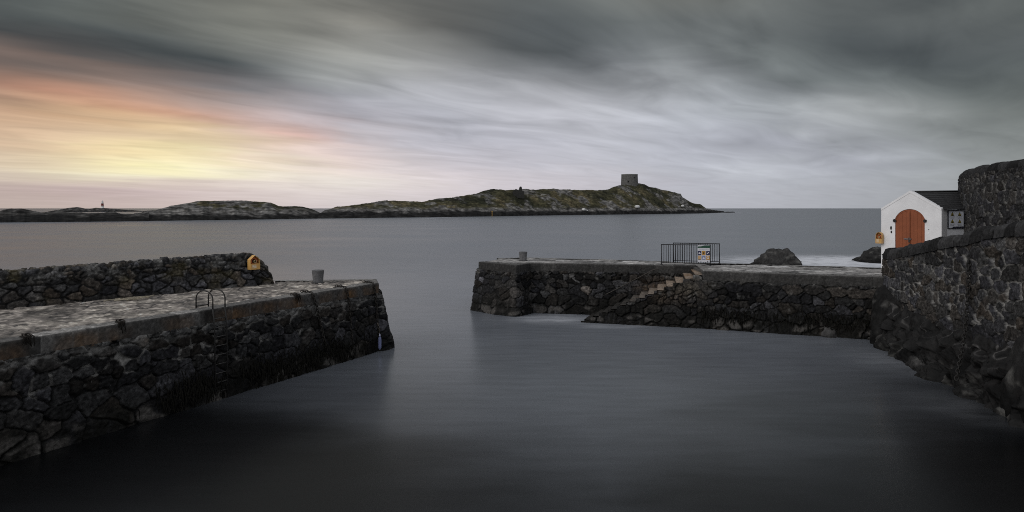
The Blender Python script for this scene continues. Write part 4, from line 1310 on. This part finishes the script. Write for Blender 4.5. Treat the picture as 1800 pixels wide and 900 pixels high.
MB().box(fp(dm + .02, 3.93, -.01), (.13, .04, .07), (.02, .02, .02), axs).build("padlock", M_IRON, bh)
# flat dark oval plates, small fittings left of the door
th2 = np.linspace(0, 2 * np.pi, 17)[:-1]
for a, z, r0_, r1_ in ((.475, 4.72, .045, .10), (.49, 4.52, .04, .07)):
    MB().extrude([fp(a + r0_ * math.cos(t), z + r1_ * math.sin(t), .004) for t in th2], vec * .03, (.02, .02, .02)).build("oval_plate", M_IRON, bh)
MB().extrude([fp(2.2 + .02 * math.cos(t), 4.68 + .02 * math.sin(t), .015) for t in th2], vec * .03, (.05, .05, .05)).build("bolt_head", M_IRON, bh)

# warning board on the side wall
sdv = (Cc_ - B2) / np.linalg.norm(Cc_ - B2); sn = -nb_


def sp(a, z, out=0.0):
    p = B2 + sdv * a + sn * out
    return np.array([p[0], p[1], z])


sx = [np.r_[sdv, 0], np.r_[sn, 0], (0, 0, 1)]
wbz0, wbz1, wa0, wa1 = 4.745, 5.575, .02, .98
wb = thing("warning_sign", "grey board with four warning triangles beside the boathouse roof eave", "sign", tuple(sp(.5, 5.16, .03)))
wc, hc = (wa0 + wa1) / 2, (wbz0 + wbz1) / 2
MB().box(sp(wc, hc, .02), (wa1 - wa0, .03, wbz1 - wbz0), (.62, .65, .72), sx).build("panel", M_BOARD, wb)
fr = MB()
for a, z, w, h in ((wc, wbz0, wa1 - wa0 + .03, .03), (wc, wbz1, wa1 - wa0 + .03, .03), (wa0, hc, .03, wbz1 - wbz0 - .03), (wa1, hc, .03, wbz1 - wbz0 - .03)):
    fr.box(sp(a, z, .03), (w, .045, h), (.012, .012, .016), sx)
fr.build("frame", M_BOARD, wb)
bn = MB().extrude([sp(wa0 + .24, wbz0 + .02, .04), sp(wa1 - .02, wbz0 + .02, .04), sp(wa1 - .02, wbz0 + .085, .04), sp(wa0 + .30, wbz0 + .075, .04)], np.r_[-sn, 0] * .004, (.015, .017, .03))
bn.build("banner", M_BOARD, wb)
for (ca_, cz_) in ((.27, .79), (.73, .79), (.27, .38), (.73, .38)):
    a = wa0 + ca_ * (wa1 - wa0); z = wbz0 + cz_ * (wbz1 - wbz0)
    tri = lambda r, o: [sp(a - r * .92, z - r * .55, o), sp(a + r * .92, z - r * .55, o), sp(a, z + r * 1.05, o)]
    t0 = MB().extrude(tri(.118, .038), np.r_[-sn, 0] * .003, (.012, .012, .010)).build("warning_triangle", M_BOARD, wb)
    MB().extrude(tri(.078, .042), np.r_[-sn, 0] * .003, (.42, .33, .05)).build("triangle_face", M_BOARD, t0)
    MB().box(sp(a, z + .0, .045), (.026, .004, .075), (.012, .012, .012), sx).box(sp(a + .012, z - .045, .045), (.05, .004, .03), (.012, .012, .012), sx).build("pictogram", M_BOARD, t0)
    for k in range(2):
        MB().box(sp(a, z - .115 - .055 * k, .037), (.30 - .07 * k, .004, .018), (.10, .10, .13), sx).build("text_line", M_BOARD, wb)


# ------------------------------------------------------------------ life-buoy housings
YEL = np.array([0.60, 0.35, 0.11])


def torus(mb, c, axn, R_, r_, col, n=28, m=10):
    axn = np.asarray(axn, float); axn /= np.linalg.norm(axn)
    a = np.cross(axn, (0, 0, 1.0)); a /= np.linalg.norm(a); b = np.cross(axn, a)
    t = np.linspace(0, 2 * np.pi, n + 1)[:-1]
    mb.tube([np.asarray(c) + R_ * (a * math.cos(x) + b * math.sin(x)) for x in t], r_, col, m, closed=True)


def buoy_box(label, origin, ax, out, w, h, dep, gable):
    """housing whose front is the plane (origin, ax, z); out = outward horizontal normal"""
    o3 = np.array(origin, float); ax = np.r_[ax, 0]; out = np.r_[out, 0]; up = np.array([0, 0, 1.0])
    P = lambda a, z, o=0.0: o3 + ax * a + up * z + out * o
    t = thing("lifebuoy_box", label, "lifebuoy box", tuple(P(0, 0)), "yellow lifebuoy boxes")
    hs_ = h * (.70 if gable else .66)
    if gable:
        top = [(w / 2, hs_), (0, h), (-w / 2, hs_)]
    else:
        top = [(w / 2 * math.cos(x), hs_ + (h - hs_) * math.sin(x)) for x in np.linspace(0, math.pi, 15)]
    outline = [(-w / 2, 0), (w / 2, 0)] + top
    hb_ = MB()
    hb_.extrude([P(a, z, -dep) for a, z in outline], out * .02, YEL)                    # back
    n = len(outline)
    for k in range(n):                                                                 # sides, as a thin shell
        (a0, z0), (a1, z1) = outline[k], outline[(k + 1) % n]
        hb_.extrude([P(a0, z0, -dep), P(a1, z1, -dep), P(a1 * .93, z1 * .965 + .012, -dep), P(a0 * .93, z0 * .965 + .012, -dep)], out * dep, YEL * (1.05 if k else .9))
    hb_.build("housing", M_PLAS, t)
    fz = h * .42
    fp_ = MB().extrude([P(-w / 2, 0, 0), P(w / 2, 0, 0), P(w / 2, fz, 0), P(-w / 2, fz, 0)], out * .02, YEL * .95).build("front_panel", M_PLAS, t)
    pl_ = MB()
    for k in range(3):
        pl_.extrude([P(-w * .32, fz * (.25 + .22 * k), .022), P(w * .1, fz * (.25 + .22 * k), .022), P(w * .1, fz * (.36 + .22 * k), .022), P(-w * .32, fz * (.36 + .22 * k), .022)], out * .003, (.75, .68, .55))
    pl_.build("notice", M_BOARD, fp_)
    lb = MB(); torus(lb, P(0, h * .58, -dep * .45), out, w * .30, w * .095, (.42, .11, .03))
    lb.build("lifebuoy", M_PLAS, t)
    MB().extrude([P(-w * .44, fz, -dep + .025), P(w * .44, fz, -dep + .025), P(w * .44, hs_, -dep + .025), P(0, h * .93, -dep + .025), P(-w * .44, hs_, -dep + .025)], out * .004, (.09, .045, .02)).build("lining", M_PLAS, t)
    rp = MB()
    th = np.linspace(0, 5 * np.pi, 50)
    rp.tube([P(w * .12 * math.cos(x) + w * .05, h * .56 + w * .15 * math.sin(x), -dep * .28 + .003 * x) for x in th], .010, (.5, .4, .22), 6)
    rp.build("throw_line", M_PLAS, t)
    return t


pdir = np.array([5.73, 7.05]); pdir /= np.linalg.norm(pdir); pn = np.array([pdir[1], -pdir[0]])
pb = np.array([-9.55, 27.35]) - pdir * .92 + pn * .20
buoy_box("house shaped yellow lifebuoy box fixed to the left pier's parapet", (pb[0], pb[1], 3.32), pdir, pn, .40, .55, .22, True)
bb = A + fd * .00 + nrm2 * .27
buoy_box("round topped yellow lifebuoy box on the white boathouse corner", (bb[0], bb[1], 3.94), fd, nrm2, .30, .56, .20, False)


# ------------------------------------------------------------------ bollards
def bollard(label, x, y):
    t = thing("mooring_bollard", label, "bollard", (x, y, DECK), "granite mooring bollards")
    V = []
    seg = 40
    th = np.arange(seg) * 2 * np.pi / seg
    for r, z in [(.20, -.05), (.205, .1), (.212, .2), (.222, .3), (.232, .4), (.24, .46), (.243, .485), (.238, .50), (.20, .505), (.1, .507), (.01, .508)]:
        V.append(np.stack([x + r * np.cos(th), y + r * np.sin(th), np.full(seg, DECK + z)], -1))
    V = np.array(V)
    k = .115 * (1 + .4 * fbm(V[..., 0] * 9, V[..., 1] * 9, V[..., 2] * 5, 3))
    MB().grid(V, np.stack([k, k, k * 1.03], -1), close=True).build("shaft", M_GRANITE, t)
    MB().lathe([(.26, -.02), (.26, .012), (.20, .02)], (x, y, DECK), (.05, .05, .05), 32, cap=False).build("collar", M_GRANITE, t)


bollard("grey stone bollard near the end of the left pier", px_at(559, 27.6), 27.6)
bollard("grey stone bollard near the end of the right pier", px_at(919.5, 39.2), 39.2)


# ------------------------------------------------------------------ railings by the steps
def railing(label, p0, p1, nbar):
    p0, p1 = np.array(p0), np.array(p1)
    t = thing("railing", label, "railing", (p0[0], p0[1], DECK), "railings at the head of the steps")
    col = (.022, .023, .026)
    up = np.array([0, 0, 1.0]); L_ = lambda f, z: np.array([*(p0 + (p1 - p0) * f), DECK + z])
    MB().tube([L_(-.012, 1.07), L_(1.012, 1.07)], .024, col, 8).build("top_rail", M_IRON, t)
    MB().tube([L_(0, .10), L_(1, .10)], .018, col, 8).build("bottom_rail", M_IRON, t)
    for f in (0, 1):
        MB().tube([L_(f, -.02), L_(f, 1.07)], .026, col, 8).lathe([(.07, 0), (.07, .02)], tuple(L_(f, 0)), col, 12).build("post", M_IRON, t)
    b0 = None
    for k in range(1, nbar):
        f = k / nbar
        if b0 is None:
            b0 = MB().tube([L_(f, .10), L_(f, 1.06)], .016, col, 6).build("bar", M_IRON, t); f0_ = f
        else:
            c = b0.copy(); COL.objects.link(c); c.parent = t
            dlt = (p1 - p0) * (f - f0_); c.location = b0.location + Vector((dlt[0], dlt[1], 0))
    return t


rl0, rl1 = np.array([px_at(1163, 36.35), 36.35]), np.array([px_at(1248.5, 35.7), 35.7])
railing("nearer black iron railing carrying the coloured safety notice", rl0, rl1, 21)
railing("farther black iron railing behind the one with the notice", (px_at(1184, 37.9), 37.9), (px_at(1264.5, 37.0), 37.0), 20)
# notice on the nearer railing
rdv = (rl1 - rl0) / np.linalg.norm(rl1 - rl0); rn = np.array([rdv[1], -rdv[0]])
nc = rl0 + (rl1 - rl0) * ((1237.2 - 1163) / 85.5) + rn * .035
nt_ = thing("safety_notice", "white notice with green header and six coloured pictograms on the railing", "sign", (nc[0], nc[1], DECK + .62))
P = lambda a, z, o=0.0: np.array([*(nc + rdv * a + rn * o), DECK + .62 + z])
rx = [np.r_[rdv, 0], np.r_[rn, 0], (0, 0, 1)]
nbx = lambda mb, a, z, w, h, o, col: mb.box(P(a, z, o), (w, .006, h), col, rx)
MB().box(P(0, 0, 0), (.60, .02, .88), (.60, .60, .64), rx).build("panel", M_BOARD, nt_)
hd = MB().extrude([P(-.31, .30, .014), P(.32, .30, .014), P(.32, .43, .014), P(.02, .43, .014), P(-.12, .39, .014), P(-.31, .37, .014)], np.r_[rn, 0] * .004, (.012, .06, .035))
hd.build("header", M_BOARD, nt_)
for (a_, z_, w_2, h_2, c_) in ((0, .245, .5, .014, (.35, .36, .42)), (0, .205, .44, .014, (.35, .36, .42)), (-.15, -.40, .06, .03, (.3, .3, .35)), (.2, -.40, .05, .05, (.06, .05, .08))):
    tl = MB(); nbx(tl, a_, z_, w_2, h_2, .013, c_)
    tl.build("text_line", M_BOARD, nt_)
NAVY, AMB, LBL, BRN = (.02, .021, .07), (.42, .22, .04), (.20, .23, .38), (.09, .05, .03)
for (c_, r_, col, ic) in ((0, 0, NAVY, 'swim'), (1, 0, AMB, 'fall'), (2, 0, NAVY, 'slip'), (0, 1, BRN, 'dots'), (1, 1, LBL, 'boat'), (2, 1, AMB, 'ring')):
    a, z = -.21 + .21 * c_, .035 - .245 * r_
    sqm = MB(); nbx(sqm, a, z, .175, .215, .014, col); sq = sqm.build("pictogram", M_BOARD, nt_)
    im = MB(); wh = (.8, .8, .82)
    if ic == 'swim': nbx(im, a, z - .03, .10, .03, .019, wh); nbx(im, a - .01, z + .01, .06, .03, .019, wh)
    if ic == 'fall': im.extrude([P(a - .02, z - .05, .018), P(a + .01, z - .05, .018), P(a + .04, z + .02, .018), P(a, z + .05, .018), P(a - .04, z + .01, .018)], np.r_[rn, 0] * .004, (.02, .015, .01))
    if ic == 'slip': im.extrude([P(a - .055, z - .05, .018), P(a - .03, z - .05, .018), P(a + .06, z + .04, .018), P(a + .03, z + .06, .018), P(a - .02, z, .018)], np.r_[rn, 0] * .004, wh)
    if ic == 'dots':
        for i in range(3): nbx(im, a - .055 + .055 * i, z, .026, .165, .018, (.6, .4, .2))
        for j in range(3): nbx(im, a, z - .065 + .065 * j, .137, .034, .019, (.6, .4, .2))
    if ic == 'boat': im.extrude([P(a - .06, z - .05, .018), P(a + .06, z - .05, .018), P(a + .03, z - .015, .018), P(a, z + .03, .018), P(a - .03, z - .015, .018)], np.r_[rn, 0] * .004, wh)
    if ic == 'ring': torus(im, P(a, z, .018), np.r_[rn, 0], .05, .014, wh, 18, 6)
    im.build("icon", M_BOARD, sq)

# ------------------------------------------------------------------ ladder on the left pier
wdir = np.array([6.02, 12.1]); wdir /= np.linalg.norm(wdir); wn = np.array([wdir[1], -wdir[0]])
lad = np.array([-11.45, 15.4]); tl_ = ((-8.72 + 11.45) * wdir[0] + (20.15 - 15.4) * wdir[1])
l0p = lad + wdir * tl_; l1p = l0p + wdir * .44
ld = thing("iron_ladder", "black iron ladder with hooped grab rails on the left pier's face", "ladder", (l0p[0], l0p[1], 0))
ic = (.017, .016, .015)


def lpt(base, off, z):
    return np.array([*(base + wn * off), z])


for bse in (l0p, l1p):
    MB().tube([lpt(bse, .17, 2.72), lpt(bse, .24, 2.2), lpt(bse, .30, -.5)], .022, ic, 8).build("stringer", M_IRON, ld)
    arc_ = [lpt(bse, -.55 + 0 * 1, DECK - .05)] + [lpt(bse, -.19 - .36 * math.cos(x), DECK + .28 + .26 * math.sin(x)) for x in np.linspace(0, math.pi, 16)] + [lpt(bse, .17, DECK + .02)]
    MB().tube(arc_, .020, ic, 8).build("grab_hoop", M_IRON, ld)
MB().tube([lpt(l0p, -.55, DECK + .05), lpt(l1p, -.55, DECK + .05)], .018, ic, 8).build("tie_bar", M_IRON, ld)
r0 = None
for k in range(11):
    z = 2.42 - .27 * k
    off = .24 + .06 * (2.2 - z) / 2.7 if z < 2.2 else .2
    MB().tube([lpt(l0p, off, z), lpt(l1p, off, z)], .014, (.05, .048, .046), 6).build("rung", M_IRON, ld)


# ------------------------------------------------------------------ chains, rings, rope, fender
def chain(name, label, pts, link=.14, r=.017, col=(.02, .017, .014), grp=None):
    P = np.asarray(pts, float)
    d = np.r_[0, np.cumsum(np.linalg.norm(np.diff(P, axis=0), axis=1))]
    n = int(d[-1] / (link * .72))
    mb = MB()
    ss_ = np.linspace(0, d[-1], n + 1)
    Q = np.stack([np.interp(ss_, d, P[:, k]) for k in range(3)], 1)
    for i in range(n):
        c = (Q[i] + Q[i + 1]) / 2; t = Q[i + 1] - Q[i]; t /= np.linalg.norm(t)
        a = np.cross(t, (.3, .5, .81)); a /= np.linalg.norm(a); b = np.cross(t, a)
        w = a if i % 2 else b
        th = np.linspace(0, 2 * np.pi, 13)[:-1]
        mb.tube([c + t * link * .5 * math.cos(x) + w * link * .30 * math.sin(x) for x in th], r, col, 6, closed=True)
    return tag(mb.build(name, M_IRON), label, "chain", grp)


def lp_face(px):
    """point on the top edge line of the left pier seen at a photo column"""
    k = (px - 900) / F
    t = (k * 15.4 + 11.45) / (wdir[0] - k * wdir[1])
    return np.array([-11.45, 15.4]) + wdir * t


for px_, L_, sl, lb in ((606, 2.3, .15, "rusty chain down the left pier's face nearest its end corner but one"), (546, 2.0, .5, "slanting rusty chain hung from the left pier's coping between bollard and ladder"), (654, 2.2, .1, "dark chain at the left pier's end corner above the blue fender")):
    b = lp_face(px_)
    pts = [[*(b - wn * .45), DECK + .05], [*(b - wn * .1), DECK + .06], [*(b + wn * .10), DECK - .02], [*(b + wdir * sl * .3 + wn * .16), DECK - .5], [*(b + wdir * sl + wn * .26), DECK - L_]]
    chain("mooring_chain", lb, pts, grp="mooring chains on the pier faces")
for px_, lb in ((48, "rusty mooring ring on the left pier's edge at the photo's left border"), (213, "rusty mooring ring on the left pier's edge left of the ladder"), (519, "small rusty mooring ring on the coping just left of the slanting chain")):
    b = lp_face(px_); t = thing("mooring_ring", lb, "mooring ring", (b[0], b[1], DECK), "mooring rings on the left pier")
    m_ = MB(); torus(m_, (*(b + wn * .02), DECK + .05), (wn[0] * .5, wn[1] * .5, .86), .075, .018, (.02, .014, .01), 24, 8); m_.build("ring", M_IRON, t)
    MB().tube([(*(b - wn * .2), DECK - .05), (*(b - wn * .2), DECK + .07), (*(b - wn * .06), DECK + .07), (*(b - wn * .06), DECK - .05)], .022, (.02, .014, .01), 8).build("staple", M_IRON, t)
    m_ = MB()
    r_ = np.random.RandomState(int(px_))
    for k in range(9):
        q0 = b + wdir * r_.uniform(-.13, .13)
        m_.tube([(*(q0 - wn * .05), DECK + .04), (*(q0 + wn * .09), DECK + .03), (*(q0 + wn * .12 + wdir * r_.uniform(-.05, .05)), DECK - r_.uniform(.08, .3))], [.02, .016, .006], (.012, .01, .008), 6)
    m_.build("weed", M_WEED, t)
b = np.array([px_at(667.5, 26.85), 26.85])
fe = thing("fender", "small pale blue fender hanging at the left pier's end corner", "fender", (b[0], b[1], .3))
MB().lathe([(.02, .14), (.05, .18), (.065, .23), (.065, .55), (.05, .62), (.02, .68)], (b[0], b[1], 0), (.17, .19, .33), 16).build("float", M_PLAS, fe)
MB().lathe([(.03, .68), (.025, .74), (.01, .78)], (b[0], b[1], 0), (.45, .47, .6), 12).build("eye", M_PLAS, fe)
MB().tube([(b[0], b[1], .76), (b[0] - .03, b[1], 1.05), (b[0] - .1, b[1] - .03, 1.2)], .012, (.10, .08, .06), 6).build("lanyard", M_PLAS, fe)
# tangle of pale rope by the parapet
rg = np.random.RandomState(3)
cx_, cy_ = px_at(238, 22.4), 22.4
mb = MB()
for k in range(7):
    n = 30
    t = np.linspace(0, 1, n)
    ang = rg.uniform(-.5, .5) + math.atan2(pdir[1], pdir[0])
    L_ = rg.uniform(.7, 1.5)
    xo, yo = rg.uniform(-.25, .25, 2)
    X = cx_ + xo + (t - .5) * L_ * math.cos(ang) + .12 * np.sin(t * rg.uniform(4, 12) + k)
    Y = cy_ + yo + (t - .5) * L_ * math.sin(ang) + .12 * np.cos(t * rg.uniform(4, 12) + k)
    mb.tube(np.stack([X, Y, DECK + .03 + .03 * np.abs(np.sin(t * 9 + k))], 1), .02, (.26, .23, .17), 6)
tag(mb.build("rope", M_PLAS), "tangle of pale rope lying on the left pier below the parapet", "rope")
# chain in the recess of the harbour wall
cpts = [wp(1703, 21.95, 455), wp(1701, 21.85, 520), wp(1697, 21.7, 575), wp(1690, 21.3, 620), wp(1681, 20.9, 668)]
chain("mooring_chain", "long dark chain hanging down the harbour wall into the water", cpts, link=.17, r=.022, col=(.012, .011, .01), grp="mooring chains on the pier faces")


# ------------------------------------------------------------------ hanging wrack at the tide line
def wrack(label, spots, seed):
    r = np.random.RandomState(seed); mb = MB()
    for (x, y, z, nx, ny, n, spread) in spots:
        tx_, ty_ = -ny, nx
        for k in range(n):
            o = r.normal(0, spread); zz = z + r.normal(0, .22)
            L_ = r.uniform(.10, .32)
            p0 = np.array([x + tx_ * o + nx * .05, y + ty_ * o + ny * .05, zz])
            pp = [p0, p0 + np.array([nx * .05, ny * .05, -.25 * L_]), p0 + np.array([nx * .045 + tx_ * r.uniform(-.06, .06), ny * .045 + ty_ * r.uniform(-.06, .06), -L_])]
            c = np.array([.006, .0055, .004]) * r.uniform(.6, 1.4)
            mb.tube(pp, [.014, .018, .005], c, 4, cap=False)
    tag(mb.build("seaweed", M_WEED), label, "seaweed", kind='stuff')


sp1 = []
r = np.random.RandomState(77)
for px_, n in ((300, 110), (330, 120), (355, 80), (450, 90), (475, 110), (500, 120), (525, 120), (550, 110), (575, 110), (600, 60), (630, 30), (430, 50)):
    b = lp_face(px_) + wn * .20
    sp1.append((b[0], b[1], .55 + .1 * r.randn(), wn[0], wn[1], n, .35))
wrack("dark seaweed hanging along the left pier's tide line", sp1, 5)
sp2 = []
rbd = np.array([7.5, -3.15]); rbd /= np.linalg.norm(rbd); rbn = np.array([rbd[1], -rbd[0]])
for t_, n in ((.3, 60), (1.2, 80), (2.0, 70), (3.2, 40), (4.4, 70), (5.2, 90), (6.2, 70), (7.0, 60)):
    b = np.array([9.1, 32.65]) + rbd * t_ + rbn * .26
    sp2.append((b[0], b[1], .75, rbn[0], rbn[1], n, .4))
wrack("dark seaweed hanging along the right pier's tide line", sp2, 6)
